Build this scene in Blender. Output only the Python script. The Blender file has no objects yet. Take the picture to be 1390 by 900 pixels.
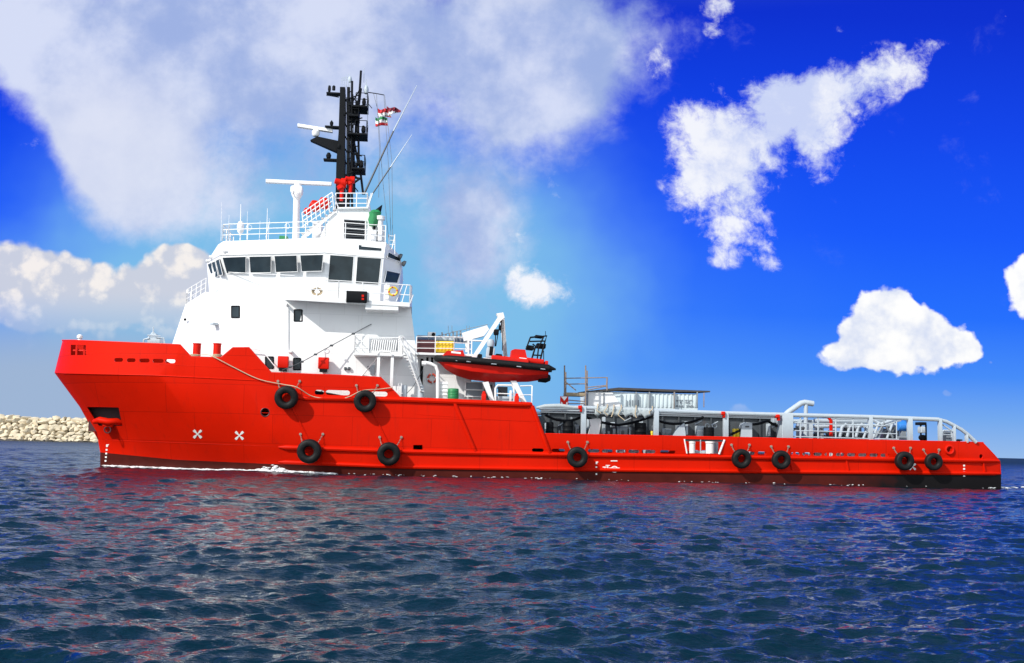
import bpy, bmesh, math, random
import numpy as np
from mathutils import Vector, Matrix
random.seed(7)
rng = np.random.default_rng(11)
S = bpy.context.scene
COL = S.collection
R = math.radians

# ------------------------------------------------------------------ camera model
F = 1500.0                      # focal length in pixels of a 1390 px wide picture
ROLL = math.atan(34/1390)
PITCH = math.atan(155*math.cos(ROLL)/F)
CAM_H = 2.15
CAM_R = Matrix.Rotation(R(90)+PITCH, 3, 'X') @ Matrix.Rotation(ROLL, 3, 'Z')
CAM_P = Vector((0, 0, CAM_H))
YAW = R(5)
SHIP = Matrix.Translation((0, 74, 0)) @ Matrix.Rotation(YAW, 4, 'Z')   # ship frame: x aft, y inboard from the near side, z up
SHIP_I = SHIP.inverted()
CAM_L = SHIP_I @ CAM_P
BEAM = 15.0

def ray(px, py):
    return (CAM_R @ Vector(((px-695)/F, (450-py)/F, -1))).normalized()
def P(px, py, o=0.0):
    """ship-frame point seen at a photo position, on the lengthwise vertical plane o metres inboard"""
    d = SHIP_I.to_3x3() @ ray(px, py)
    t = (o - CAM_L.y)/d.y
    return CAM_L + d*t
def on_plane(px, py, p0, n):
    d = SHIP_I.to_3x3() @ ray(px, py)
    t = (p0-CAM_L).dot(n)/d.dot(n)
    return CAM_L + d*t
def lerp(a, b, t): return a+(b-a)*t
def interp(pl, x):
    if x <= pl[0][0]: return pl[0][1]
    for (x0, y0), (x1, y1) in zip(pl, pl[1:]):
        if x <= x1: return lerp(y0, y1, (x-x0)/(x1-x0) if x1 > x0 else 0)
    return pl[-1][1]

# ------------------------------------------------------------------ materials
def lin(c): return tuple(((v/255)/12.92 if v/255 <= .04045 else ((v/255+.055)/1.055)**2.4) for v in c)
MATS = {}
def mat(name, col, rough=.5, metal=0, var=.12, scale=3.0, bump=0.0, spec=.5, streak=0.0, streak_col=(.12, .04, .015), coat=0.0):
    m = bpy.data.materials.new(name); m.use_nodes = True
    nt = m.node_tree; N = nt.nodes; L = nt.links
    b = N['Principled BSDF']
    b.inputs['Roughness'].default_value = rough
    b.inputs['Metallic'].default_value = metal
    b.inputs['Specular IOR Level'].default_value = spec
    b.inputs['Coat Weight'].default_value = coat
    tc = N.new('ShaderNodeTexCoord')
    n = N.new('ShaderNodeTexNoise'); n.inputs['Scale'].default_value = scale; n.inputs['Detail'].default_value = 6
    L.new(tc.outputs['Object'], n.inputs['Vector'])
    mx = N.new('ShaderNodeMix'); mx.data_type = 'RGBA'
    mx.inputs[6].default_value = (*[max(0, c*(1-var)) for c in col], 1)
    mx.inputs[7].default_value = (*[min(1, c*(1+var)) for c in col], 1)
    L.new(n.outputs['Fac'], mx.inputs[0])
    out = mx.outputs[2]
    if streak > 0:      # rust and dirt runs, long in z
        mp = N.new('ShaderNodeMapping'); mp.inputs['Scale'].default_value = (1.6, 1.6, .16)
        n2 = N.new('ShaderNodeTexNoise'); n2.inputs['Scale'].default_value = 1.7; n2.inputs['Detail'].default_value = 8; n2.inputs['Roughness'].default_value = .65
        L.new(tc.outputs['Object'], mp.inputs['Vector']); L.new(mp.outputs[0], n2.inputs['Vector'])
        rp = N.new('ShaderNodeValToRGB'); rp.color_ramp.elements[0].position = .56; rp.color_ramp.elements[1].position = .8
        rp.color_ramp.elements[1].color = (streak, streak, streak, 1)
        L.new(n2.outputs['Fac'], rp.inputs[0])
        m2 = N.new('ShaderNodeMix'); m2.data_type = 'RGBA'; m2.inputs[7].default_value = (*streak_col, 1)
        L.new(rp.outputs[0], m2.inputs[0]); L.new(out, m2.inputs[6]); out = m2.outputs[2]
    L.new(out, b.inputs['Base Color'])
    if bump > 0:
        bn = N.new('ShaderNodeBump'); bn.inputs['Strength'].default_value = bump; bn.inputs['Distance'].default_value = .06
        n3 = N.new('ShaderNodeTexNoise'); n3.inputs['Scale'].default_value = scale*.5; n3.inputs['Detail'].default_value = 3
        L.new(tc.outputs['Object'], n3.inputs['Vector']); L.new(n3.outputs['Fac'], bn.inputs['Height']); L.new(bn.outputs[0], b.inputs['Normal'])
    MATS[name] = m
    return m
RED = mat('red_hull_paint', (.62, .0100, .0004), .5, spec=.07, var=.15, scale=.45, bump=.3, streak=.42, streak_col=(.3, .012, .006))
def plate_seams(m, wd=5.2, ht=1.9, amt=.68):
    nt = m.node_tree; N = nt.nodes; L = nt.links; b = N['Principled BSDF']
    tc = N.new('ShaderNodeTexCoord'); sp = N.new('ShaderNodeSeparateXYZ'); cb = N.new('ShaderNodeCombineXYZ')
    L.new(tc.outputs['Object'], sp.inputs[0]); L.new(sp.outputs[0], cb.inputs[0]); L.new(sp.outputs[2], cb.inputs[1])
    br = N.new('ShaderNodeTexBrick'); br.inputs['Scale'].default_value = 1; br.inputs['Brick Width'].default_value = wd; br.inputs['Row Height'].default_value = ht
    br.inputs['Mortar Size'].default_value = .022; br.inputs['Mortar Smooth'].default_value = .6; br.offset = .37
    br.inputs['Color1'].default_value = (1, 1, 1, 1); br.inputs['Color2'].default_value = (.93, .93, .93, 1); br.inputs['Mortar'].default_value = (amt, amt, amt, 1)
    L.new(cb.outputs[0], br.inputs['Vector'])
    mx = N.new('ShaderNodeMix'); mx.data_type = 'RGBA'; mx.blend_type = 'MULTIPLY'; mx.inputs[0].default_value = 1
    src = b.inputs['Base Color'].links[0].from_socket
    L.new(src, mx.inputs[6]); L.new(br.outputs['Color'], mx.inputs[7]); L.new(mx.outputs[2], b.inputs['Base Color'])
    bn = N.new('ShaderNodeBump'); bn.inputs['Strength'].default_value = .4; bn.inputs['Distance'].default_value = .03; L.new(br.outputs['Color'], bn.inputs['Height'])
    if b.inputs['Normal'].links: L.new(b.inputs['Normal'].links[0].from_socket, bn.inputs['Normal'])
    L.new(bn.outputs[0], b.inputs['Normal'])
plate_seams(RED)
RED2 = mat('red_fitting_paint', (.62, .010, .0015), .48, var=.08, spec=.16)
REDB = mat('red_boat_paint', (.58, .010, .004), .42, var=.06, spec=.2)
BOOT = mat('brown_red_bottom_paint', (.072, .010, .007), .5, var=.4, scale=1.3, bump=.3, spec=.1, streak=.5, streak_col=(.03, .016, .012))
BLACKB = mat('black_bottom_paint', (.007, .007, .008), .5, var=.3, spec=.12)
WHITE = mat('white_paint', (.82, .83, .83), .4, var=.025, scale=.8, bump=.12, streak=.24, streak_col=(.5, .40, .30))
plate_seams(WHITE, 2.6, 1.35, .84)
WHITE2 = mat('white_fitting_paint', (.80, .80, .80), .4, var=.04)
GREY = mat('light_grey_paint', (.42, .48, .53), .45, var=.1, scale=2, streak=.2, streak_col=(.2, .14, .1))
MGREY = mat('mid_grey_paint', (.20, .23, .26), .5, var=.2, scale=2)
DGREY = mat('dark_grey_steel', (.055, .065, .075), .55, var=.3, scale=2, streak=.4)
BLACK = mat('black_paint', (.006, .007, .009), .55, var=.25, spec=.12)
RUBBER = mat('black_rubber', (.006, .0065, .007), .6, var=.4, scale=6, bump=.5, spec=.25)
GLASS = mat('dark_window_glass', (.018, .028, .034), .05, var=.95, scale=.9, spec=.3, bump=.5)  # blotchy base colour stands in for varied reflections and interior tones
YELLOW = mat('yellow_paint', (.75, .55, .02), .45)
GREEN = mat('green_paint', (.02, .22, .07), .5, var=.25)
BLUE = mat('blue_pump_paint', (.03, .2, .6), .4)
MAROON = mat('maroon_paint', (.07, .010, .014), .5, var=.2)
WOOD = mat('weathered_plank', (.30, .24, .16), .8, var=.3, scale=5)
STEEL = mat('rusty_scaffold_tube', (.26, .2, .16), .6, var=.4, scale=8)
ROPE = mat('pale_rope', (.5, .4, .27), .9, var=.2, scale=20)
CANVAS = mat('grey_white_canvas', (.40, .45, .47), .85, var=.15, scale=6)
ORANGE = mat('orange_plastic', (.75, .13, .02), .5)
ROCK = mat('pale_limestone', (.60, .52, .38), .9, var=.38, scale=.35, bump=.9)
ROCKD = mat('dark_core_and_wet_stone', (.045, .038, .03), .6, var=.4, scale=1)
FOAM = mat('white_foam', (.85, .87, .88), .9, var=.05)
CONT = mat('pale_container_paint', (.56, .64, .67), .5, var=.15, scale=1.5, streak=.4, streak_col=(.2, .15, .11))
ROOFM = mat('dark_sheet_roof', (.05, .045, .045), .7, var=.4, scale=3)
DECK = mat('dark_deck_paint', (.10, .12, .12), .7, var=.3, scale=2)
MARK = mat('white_hull_mark', (.88, .87, .84), .5, var=.05)

# ------------------------------------------------------------------ mesh collector
BASE = {}
FRAME = {}
class MB:
    def __init__(s): s.v = []; s.f = []; s.m = []; s.g = []
    def add(s, vs, fs, m=0):
        k = len(s.v); s.v += [Vector(v) for v in vs]; s.g.append((k, len(s.f)))
        for f in fs: s.f.append([i+k for i in f]); s.m.append(m)
        return s
    def loft(s, rings, m=0, caps=True, close=True):
        n = len(rings[0]); vs = [v for r in rings for v in r]; fs = []
        for i in range(len(rings)-1):
            for j in range(n if close else n-1):
                a = i*n+j; b = i*n+(j+1) % n
                fs.append([a, b, b+n, a+n])
        if caps and n > 2:
            fs.append(list(range(n))[::-1]); fs.append([len(vs)-n+j for j in range(n)])
        return s.add(vs, fs, m)
    def box(s, c, size, m=0, rz=0.0, ry=0.0, bevel=0.0):
        c = Vector(c); hx, hy, hz = [q/2 for q in size]
        rot = Matrix.Rotation(rz, 3, 'Z') @ Matrix.Rotation(ry, 3, 'Y')
        b = min(bevel, hx*.4, hy*.4, hz*.4)
        if b <= 0:
            r0 = [(-hx, -hy), (hx, -hy), (hx, hy), (-hx, hy)]
            return s.loft([[c+rot@Vector((x, y, z)) for x, y in r0] for z in (-hz, hz)], m)
        def ring(ix, z):
            x = hx-ix; y = hy-ix; q = b-ix if b-ix > 0 else 0
            q = b*.6
            return [c+rot@Vector(p) for p in ((-x+q, -y, z), (x-q, -y, z), (x, -y+q, z), (x, y-q, z), (x-q, y, z), (-x+q, y, z), (-x, y-q, z), (-x, -y+q, z))]
        return s.loft([ring(b*.7, -hz), ring(0, -hz+b), ring(0, hz-b), ring(b*.7, hz)], m)
    def tube(s, pts, r, n=8, m=0, closed=False):
        pts = [Vector(p) for p in pts]; rings = []
        rr = r if isinstance(r, (list, tuple)) else [r]*len(pts)
        up = None
        for i, p in enumerate(pts):
            if closed: d = pts[(i+1) % len(pts)]-pts[i-1]
            else: d = pts[min(i+1, len(pts)-1)]-pts[max(i-1, 0)]
            if d.length < 1e-9: d = Vector((0, 0, 1))
            d.normalize()
            if up is None:
                up = Vector((0, 0, 1)) if abs(d.z) < .9 else Vector((0, 1, 0))
            a = d.cross(up)
            if a.length < 1e-6: a = d.cross(Vector((1, .3, 0)))
            a.normalize(); up = a.cross(d).normalized()
            rings.append([p+(a*math.cos(t)+up*math.sin(t))*rr[i] for t in [2*math.pi*k/n for k in range(n)]])
        if closed: rings.append(rings[0])
        return s.loft(rings, m, caps=not closed)
    def lathe(s, prof, c, axis='z', n=20, m=0):
        c = Vector(c)
        ax = {'z': ((1, 0, 0), (0, 1, 0), (0, 0, 1)), 'y': ((1, 0, 0), (0, 0, 1), (0, -1, 0)), 'x': ((0, 1, 0), (0, 0, 1), (1, 0, 0))}[axis] if isinstance(axis, str) else axis
        A, B, C = [Vector(q) for q in ax]
        rings = [[c+(A*math.cos(t)+B*math.sin(t))*max(r, 1e-4)+C*h for t in [2*math.pi*k/n for k in range(n)]] for r, h in prof]
        return s.loft(rings, m)
    def poly(s, a, b, m=0): return s.loft([a, b], m)
    def build(s, name, mats, parent=None, base=None, frame=SHIP, smooth=35, label=None):
        me = bpy.data.meshes.new(name)
        if parent is not None: bs = BASE[parent.name]
        else: bs = Vector(base) if base is not None else Vector((0, 0, 0))
        me.from_pydata([v-bs for v in s.v], [], s.f)
        if not isinstance(mats, (list, tuple)): mats = [mats]
        for q in mats: me.materials.append(q)
        me.polygons.foreach_set('material_index', s.m)
        bm = bmesh.new(); bm.from_mesh(me); bmesh.ops.recalc_face_normals(bm, faces=bm.faces); bm.to_mesh(me); bm.free()
        if smooth:
            me.polygons.foreach_set('use_smooth', [True]*len(me.polygons)); me.set_sharp_from_angle(angle=R(smooth))
        o = bpy.data.objects.new(name, me); COL.objects.link(o)
        if parent is not None: o.parent = parent
        else: o.matrix_world = frame @ Matrix.Translation(bs)
        BASE[o.name] = bs
        if label: o['label'] = label
        return o
def each(mb, name, mats, parent, **kw):
    """every shape of the collector becomes a part of its own"""
    out = []; g = mb.g+[(len(mb.v), len(mb.f))]
    for (v0, f0), (v1, f1) in zip(g, g[1:]):
        q = MB(); q.v = mb.v[v0:v1]; q.f = [[i-v0 for i in f] for f in mb.f[f0:f1]]; q.m = mb.m[f0:f1]
        out.append(q.build(name, mats, parent, **kw))
    return out
def tag(o, label=None, cat=None, group=None, kind=None):
    if label: o['label'] = label
    if cat: o['category'] = cat
    if group: o['group'] = group
    if kind: o['kind'] = kind
    return o
def thing(name, label, cat, base, group=None, frame=SHIP):
    o = bpy.data.objects.new(name, None); COL.objects.link(o)
    o.empty_display_size = .3
    o.matrix_world = frame @ Matrix.Translation(Vector(base)); BASE[o.name] = Vector(base)
    return tag(o, label, cat, group)

def boxp(mb, x0, y0, x1, y1, o0, o1, m=0, bevel=.03):
    cx, cy = (x0+x1)/2, (y0+y1)/2
    c = P(cx, cy, o0); w = (P(x1, cy, o0)-P(x0, cy, o0)).length; h = (P(cx, y0, o0)-P(cx, y1, o0)).length
    return mb.box((c.x, (o0+o1)/2, c.z), (w, abs(o1-o0), h), m, bevel=bevel)
def vpost(mb, px, y0, y1, o, w, m=0, d=None):
    a = P(px, y1, o); b = P(px, y0, o)
    x = (a.x+b.x)/2
    return mb.box((x, o, (a.z+b.z)/2), (w, d or w, abs(b.z-a.z)), m, bevel=.02)
def tubep(mb, pts, r, n=8, m=0):
    return mb.tube([P(*q) for q in pts], r, n, m)
def railing(mb, pts, h, nr=3, r=.028, step=1.5, m=0, post=None):
    """pts: foot points; rails follow them"""
    pts = [Vector(p) for p in pts]
    for k in range(nr):
        mb.tube([p+Vector((0, 0, h*(nr-k)/nr)) for p in pts], r, 6, m)
    for a, b in zip(pts, pts[1:]):
        n = max(1, round((b-a).length/step))
        for i in range(n+1):
            q = a.lerp(b, i/n)
            mb.tube([q, q+Vector((0, 0, h))], post or r*1.15, 6, m)

# ------------------------------------------------------------------ hull lines
LINES = [
 [(85,462),(100,462),(244,468),(259,484.5),(300,485.5),(316,472),(337.5,472),(368,506),(460,509.5),(516.5,512.5),(543,539.5),(721,547),(738,589),(1000,594),(1140,597),(1278,599.5),(1335,601)],
 [(74,506),(210,510),(360,517),(545,552),(718,566),(742,600),(1345,611.5)],
 [(108,552),(400,575),(721,597),(746,607),(1352,619)],
 [(133,597),(380,608.5),(550,614),(740,618),(960,621),(1150,623),(1358,626.5)],
 [(136,614),(238,624),(360,629.5),(548,634.5),(767,638),(1000,641),(1359,644)],
 [(136,645),(400,660),(740,670),(1100,674),(1359,676)],
 [(150,700),(400,712),(740,720),(1100,722),(1350,722)]]
ENTRY = [(14,2.4,.70,.97),(14.5,2.4,.70,1.0),(16.5,2.3,.78,.995),(19,2.2,.9,.985),(20.5,2.1,.95,.98),(24,1.9,1.05,.98),(28,1.7,1.2,.92)]
STEM = [P(l[0][0], l[0][1], BEAM/2).x for l in LINES]
STERN = [P(l[-1][0], l[-1][1], 0).x for l in LINES]
def hb(k, x):
    Lk, a, e, mlt = ENTRY[k]
    t = max(0, min(1, (x-STEM[k])/Lk))
    b = 7.5*(1-(1-t)**a)**e
    if k == 0: b *= lerp(.96, 1, min(1, t*1.5))
    else: b *= mlt
    q = (STERN[k]-x)/3.0
    if q < 1: b -= .55*(1-max(0, q))**2
    return b
def line_pt(k, px):
    py = interp(LINES[k], px); o = 0
    for _ in range(12):
        p = P(px, py, o); o = 7.5-hb(k, p.x)
    if px <= LINES[k][0][0]+1e-6: p = P(px, py, 7.5); p.y = 7.5
    return p
def hull_pt(px, py, out=0.0):
    """point of the near hull side seen at a photo position"""
    ys = []
    for k in range(7): ys.append(interp(LINES[k], px))
    if py <= ys[0]: k = 0; t = (py-ys[0])/(ys[1]-ys[0])
    else:
        k = 0
        while k < 5 and py > ys[k+1]: k += 1
        t = (py-ys[k])/(ys[k+1]-ys[k])
    o = 0
    for _ in range(12):
        p = P(px, py, o); o = 7.5-lerp(hb(k, p.x), hb(k+1, p.x), max(0, min(1, t)))
    return P(px, py, o-out)
def mirror(p): return Vector((p.x, BEAM-p.y, p.z))

# ------------------------------------------------------------------ the ship
ship = thing('supply_ship', 'red hulled offshore supply ship with a white bridge forward and long low working deck aft', 'ship', (0, 7.5, 0))

s_break = [(q[0]-85)/(1335-85) for q in LINES[0]]
ss = set(round(s, 5) for s in s_break)
for i in range(0, 41): ss.add(round((i/40)**1.7*.28, 5))
for i in range(0, 61): ss.add(round(.28+.72*i/60, 5))
ss = sorted(ss); s2 = [ss[0]]
for v in ss[1:]:
    if v-s2[-1] > .0012 or any(abs(v-b) < 1e-4 for b in s_break):
        s2.append(v)
ss = s2
hull = MB(); cols = []
for s in ss:
    cols.append([line_pt(k, lerp(LINES[k][0][0], LINES[k][-1][0], s)) for k in range(7)])
nc = len(cols)
vs = [p for c in cols for p in c] + [mirror(p) for c in cols for p in c]
fs = []; ms = []
for side in (0, 1):
    off = side*nc*7
    for i in range(nc-1):
        for k in range(6):
            a = off+i*7+k; f = [a, a+1, a+8, a+7]
            if side: f = f[::-1]
            fs.append(f); ms.append(1 if k >= 4 else 0)
for k in range(6):      # transom
    a = (nc-1)*7+k; b = nc*7+a
    fs.append([a, a+1, b+1, b]); ms.append(2 if k >= 4 else 0)
for i in range(nc-1):   # bottom
    a = i*7+6; fs.append([a, a+nc*7, a+7+nc*7, a+7]); ms.append(1)
hull.v = vs; hull.f = fs; hull.m = ms
hull_o = hull.build('hull', [RED, BOOT, BLACKB], ship, smooth=0)
bm = bmesh.new(); bm.from_mesh(hull_o.data)
bmesh.ops.remove_doubles(bm, verts=bm.verts, dist=.004)
bmesh.ops.dissolve_degenerate(bm, dist=.002, edges=bm.edges)
bmesh.ops.recalc_face_normals(bm, faces=bm.faces); bm.to_mesh(hull_o.data); bm.free()
# the bottom colour blends to black over the stern quarter, with a noisy edge
nt = BOOT.node_tree; b_ = nt.nodes['Principled BSDF']; tc_ = nt.nodes.new('ShaderNodeTexCoord'); sp_ = nt.nodes.new('ShaderNodeSeparateXYZ'); nt.links.new(tc_.outputs['Object'], sp_.inputs[0])
nz_ = nt.nodes.new('ShaderNodeTexNoise'); nz_.inputs['Scale'].default_value = .9; nz_.inputs['Detail'].default_value = 6; nt.links.new(tc_.outputs['Object'], nz_.inputs['Vector'])
ma_ = nt.nodes.new('ShaderNodeMath'); ma_.operation = 'MULTIPLY_ADD'; nt.links.new(nz_.outputs['Fac'], ma_.inputs[0]); ma_.inputs[1].default_value = 8; nt.links.new(sp_.outputs[0], ma_.inputs[2])
mr_ = nt.nodes.new('ShaderNodeMapRange'); nt.links.new(ma_.outputs[0], mr_.inputs[0]); mr_.inputs[1].default_value = P(1120, 650, 0).x+4; mr_.inputs[2].default_value = P(1215, 650, 0).x+4
mx_ = nt.nodes.new('ShaderNodeMix'); mx_.data_type = 'RGBA'; mx_.inputs[7].default_value = (.008, .007, .008, 1); nt.links.new(mr_.outputs[0], mx_.inputs[0])
nt.links.new(b_.inputs['Base Color'].links[0].from_socket, mx_.inputs[6]); nt.links.new(mx_.outputs[2], b_.inputs['Base Color'])
sol = hull_o.modifiers.new('plate', 'SOLIDIFY'); sol.thickness = .14; sol.offset = -1

# openings through the plating
cut = MB()
def cut_slot(x0, x1, y, hgt, round_=True, o1=17, py1=None):
    c = hull_pt((x0+x1)/2, y); a = hull_pt(x0, y).x; b = hull_pt(x1, y if py1 is None else py1).x
    h = hgt/2*.0493; z = c.z; n = 5
    w = (b-a)/2
    if w < h: w = h*1.02
    cx = (a+b)/2; pts = []
    for sx in (1, -1):
        for i in range(n+1):
            t = -math.pi/2+math.pi*i/n if sx > 0 else math.pi/2+math.pi*i/n
            pts.append((cx+sx*(w-h)+math.cos(t)*h, z+math.sin(t)*h))
    cut.loft([[Vector((x, -3, zz)) for x, zz in pts], [Vector((x, o1, zz)) for x, zz in pts]])
for a, b in ((155,167),(172,184),(189,203),(207,222),(224,238)): cut_slot(a, b, 488.5+(a-155)*.025, 5.2)
for a, b in ((427,440),(442,475),(503,526)): cut_slot(a, b, 532.5+(a-427)*.03, 6.5)
slots_aft = [(722,738,611),(749,767,611.5),(798,814,612),(817,832,612.3),(836,850,612.5),(853,868,612.8),(871,890,613),(896,917,613.5)]
x = 1013
while x < 1200:
    if not (1040 < x+6 < 1073): slots_aft.append((x, x+12, 615+(x-1000)*.0155))
    x += 15.2
for a, b, y in slots_aft: cut_slot(a, b, y, 4.6)
def cut_poly(pts, o0=-3, o1=17):
    q = [hull_pt(*p) for p in pts]
    cut.loft([[Vector((p.x, o0, p.z)) for p in q], [Vector((p.x, o1, p.z)) for p in q]])
cut_poly([(929.5,596),(982.5,597),(975.5,616),(933,615)])                    # gangway gap
cut_poly([(561,604),(573.5,604),(573.5,610.5),(561,610.5)], o1=2)
q = hull_pt(108, 475); cut_poly([(96,468),(117,468.5),(117,482),(96,482)], o1=q.y+2.5)
cut_poly([(118,552.5),(161,553),(166,578),(134,578)], o1=hull_pt(145, 565).y+2.2)
def cut_round(px, py, r, o1=2):
    c = hull_pt(px, py); cut.loft([[Vector((c.x+r*math.cos(t), oo, c.z+r*math.sin(t))) for t in [2*math.pi*k/20 for k in range(20)]] for oo in (-3, o1)])
cut_round(360, 559.5, .27, 3); cut_round(1287, 610, .2, 3); cut_round(1332, 619.5, .15, 3)
cut_o = cut.build('cutter', [RED], None, smooth=0)
bl = hull_o.modifiers.new('openings', 'BOOLEAN'); bl.operation = 'DIFFERENCE'; bl.object = cut_o; bl.solver = 'EXACT'
bpy.context.view_layer.update()
dg = bpy.context.evaluated_depsgraph_get()
me = bpy.data.meshes.new_from_object(hull_o.evaluated_get(dg))
hull_o.modifiers.clear(); hull_o.data = me
bpy.data.objects.remove(cut_o)
me.polygons.foreach_set('use_smooth', [True]*len(me.polygons)); me.set_sharp_from_angle(angle=R(22))
for i, p in enumerate(me.polygons):
    if p.material_index > 2: p.material_index = 0
print('hull faces', len(me.polygons))

# decks
def deck(name, prof, mt, inset=.2):
    mb = MB(); ra = []
    for px, py in prof:
        p = hull_pt(px, py); o = p.y+inset
        p = P(px, py, o); ra.append((Vector((p.x, o, p.z)), Vector((p.x, BEAM-o, p.z))))
    vs = [q for r in ra for q in r]
    mb.add(vs, [[2*i, 2*i+1, 2*i+3, 2*i+2] for i in range(len(ra)-1)])
    return mb.build(name, mt, ship)
def seg(pl, step=12):
    out = []; x = pl[0][0]
    while x < pl[-1][0]: out.append((x, interp(pl, x))); x += step
    out.append(pl[-1]); return out
deck('forecastle_deck', seg([(90,500),(370,523),(430,542),(545,553),(724,562)]), DECK)
deck('main_deck', seg([(560,617),(740,618.5),(1000,621.5),(1335,624)]), DECK)
mb = MB(); mb.loft([[P(724,562,.3), P(743,619,.3)], [mirror(P(724,562,.3)), mirror(P(743,619,.3))]], caps=False, close=False)
mb.build('forecastle_bulkhead', WHITE, ship)

# rubbing strakes and plating rims that follow the side
def strake(pl, r, step=10, out=.02, parent=None, name='rubbing_strake', m=RED):
    mb = MB(); pts = [hull_pt(x, y, out) for x, y in seg(pl, step)]
    mb.tube(pts, [r*.3]+[r]*(len(pts)-2)+[r*.6], 8); return mb.build(name, m, ship)
strake([(378,607),(550,613),(740,617),(960,620),(1150,622.5),(1356,626)], .15)
strake([(378,627),(548,634),(767,637.2),(1000,640),(1357,643)], .13)
strake([(404,540.5),(540,542.5),(720,549.5)], .17)
def vstrake(pts, r):
    mb = MB(); n = 10; q = [hull_pt(lerp(pts[0][0], pts[1][0], i/n), lerp(pts[0][1], pts[1][1], i/n), .02) for i in range(n+1)]
    mb.tube(q, r, 8); mb.build('vertical_strake', RED, ship)
vstrake([(617,547),(646,615)], .13); vstrake([(722.5,551),(746,616)], .14)
for px in (1072, 1148, 1333): vstrake([(px,621.5),(px+4,640)], .08)
for x0, y0, x1, y1 in ((395,524,424,606),(503,527,531,610)): vstrake([(x0,y0+26),(x1,y1)], .05)
# knuckle weld line and seam lines
strake([(78,506.5),(210,509.5),(360,517)], .035, out=.0, name='knuckle_bar')
def seam(pl): strake(pl, .018, out=-.005, name='plate_seam')
seam([(112,551),(400,562)]); seam([(134,597),(376,606)]); seam([(210,494),(366,502)]); seam([(560,562),(727,573)])

# bulwark cap rail following the sheer
mb = MB(); top = []
for s in ss:
    p = line_pt(0, lerp(85, 1335, s)); top.append(Vector((p.x, p.y+.05, p.z)))
mb.tube(top, .06, 6); mb.tube([mirror(p) for p in top], .06, 6)
mb.build('bulwark_cap', RED2, ship)
# gangway side posts
mb = MB(); tubep(mb, [(983.5,597,-.02),(976,616.5,-.02)], .07); tubep(mb, [(929,596,-.02),(932.5,615.5,-.02)], .05)
each(mb, 'gangway_trim', WHITE2, ship)

# painted marks on the side
from mathutils.bvhtree import BVHTree
_bv = [v.co+BASE['hull'] for v in hull_o.data.vertices]
BVH = BVHTree.FromPolygons(_bv, [list(p.vertices) for p in hull_o.data.polygons])
def skin(px, py, out):
    d = (SHIP_I.to_3x3() @ ray(px, py)).normalized(); hit = BVH.ray_cast(CAM_L, d)
    if hit[0] is None: return hull_pt(px, py, out)
    n = hit[1]
    if n.dot(d) > 0: n = -n
    return hit[0]+n*out
def decal(mb, pts, out=.02):
    q = [skin(x, y, out) for x, y in pts]; mb.add(q, [list(range(len(q)))])
def propeller_mark(px, py, s):
    mb = MB()
    for k in range(4):
        a = math.pi/4+k*math.pi/2
        pts = []
        for rr, da in ((.12, -.6), (.75, -.32), (1, -.2), (1, .2), (.75, .32), (.12, .6)):
            pts.append((px+s*rr*math.cos(a+da), py+s*rr*math.sin(a+da)))
        decal(mb, pts)
    decal(mb, [(px+s*.22*math.cos(t), py+s*.22*math.sin(t)) for t in [k*math.pi/4 for k in range(8)]], .026)
    mb.build('thruster_mark', MARK, ship, smooth=0)
propeller_mark(268.3, 589, 7.6); propeller_mark(325, 591, 7.6); propeller_mark(1238.5, 633.5, 6)
def draught(px, ys, w=2.2, slant=0):
    mb = MB()
    for i, y in enumerate(ys):
        x = px+slant*i
        decal(mb, [(x-w/2, y-1.1), (x+w/2, y-1.1), (x+w/2, y+1.1), (x-w/2, y+1.1)])
        if i == 0: decal(mb, [(x-w*.4, y-2.4), (x+w*1.1, y-2.4), (x+w*1.1, y-1.2), (x-w*.4, y-1.2)], .026)
    each(mb, 'draught_mark', MARK, ship, smooth=0)
draught(145.5, (605.5, 610.5, 615.5, 620.5, 625.5), 2.4, -.5)
draught(1308.5, (626, 632, 636.5, 641, 646), 2.6)
draught(809.5, (629, 634, 639, 643.5), 2.2)
mb = MB()
ring = [(834+5.2*math.cos(t), 637+4.6*math.sin(t)) for t in [2*math.pi*k/20 for k in range(21)]]
rin = [(834+4*math.cos(t), 637+3.4*math.sin(t)) for t in [2*math.pi*k/20 for k in range(21)]]
for i in range(20): decal(mb, [ring[i], ring[i+1], rin[i+1], rin[i]])
decal(mb, [(827,634.6),(841,634.6),(841,635.8),(827,635.8)], .026)
mb.build('load_line_ring', MARK, ship, smooth=0); mb = MB()
decal(mb, [(829,625),(838,625),(838,626.2),(829,626.2)])
for a in ((813,639.2,823,640.4),(816,636,822,637.2),(818,633.4,826,634.6),(822,631.2,828,632.2)): decal(mb, [(a[0],a[1]),(a[2],a[1]),(a[2],a[3]),(a[0],a[3])])
decal(mb, [(820.4,633.5),(821.6,633.5),(821.6,640),(820.4,640)], .026)
decal(mb, [(824.4,631.3),(825.6,631.3),(825.6,636.6),(824.4,636.6)], .026)
each(mb, 'load_line_mark', MARK, ship, smooth=0)
mb = MB(); decal(mb, [(1168,624.2),(1180,624.4),(1180,625.6),(1168,625.4)], .02); mb.build('scrape_mark', MARK, ship, smooth=0)

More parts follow.
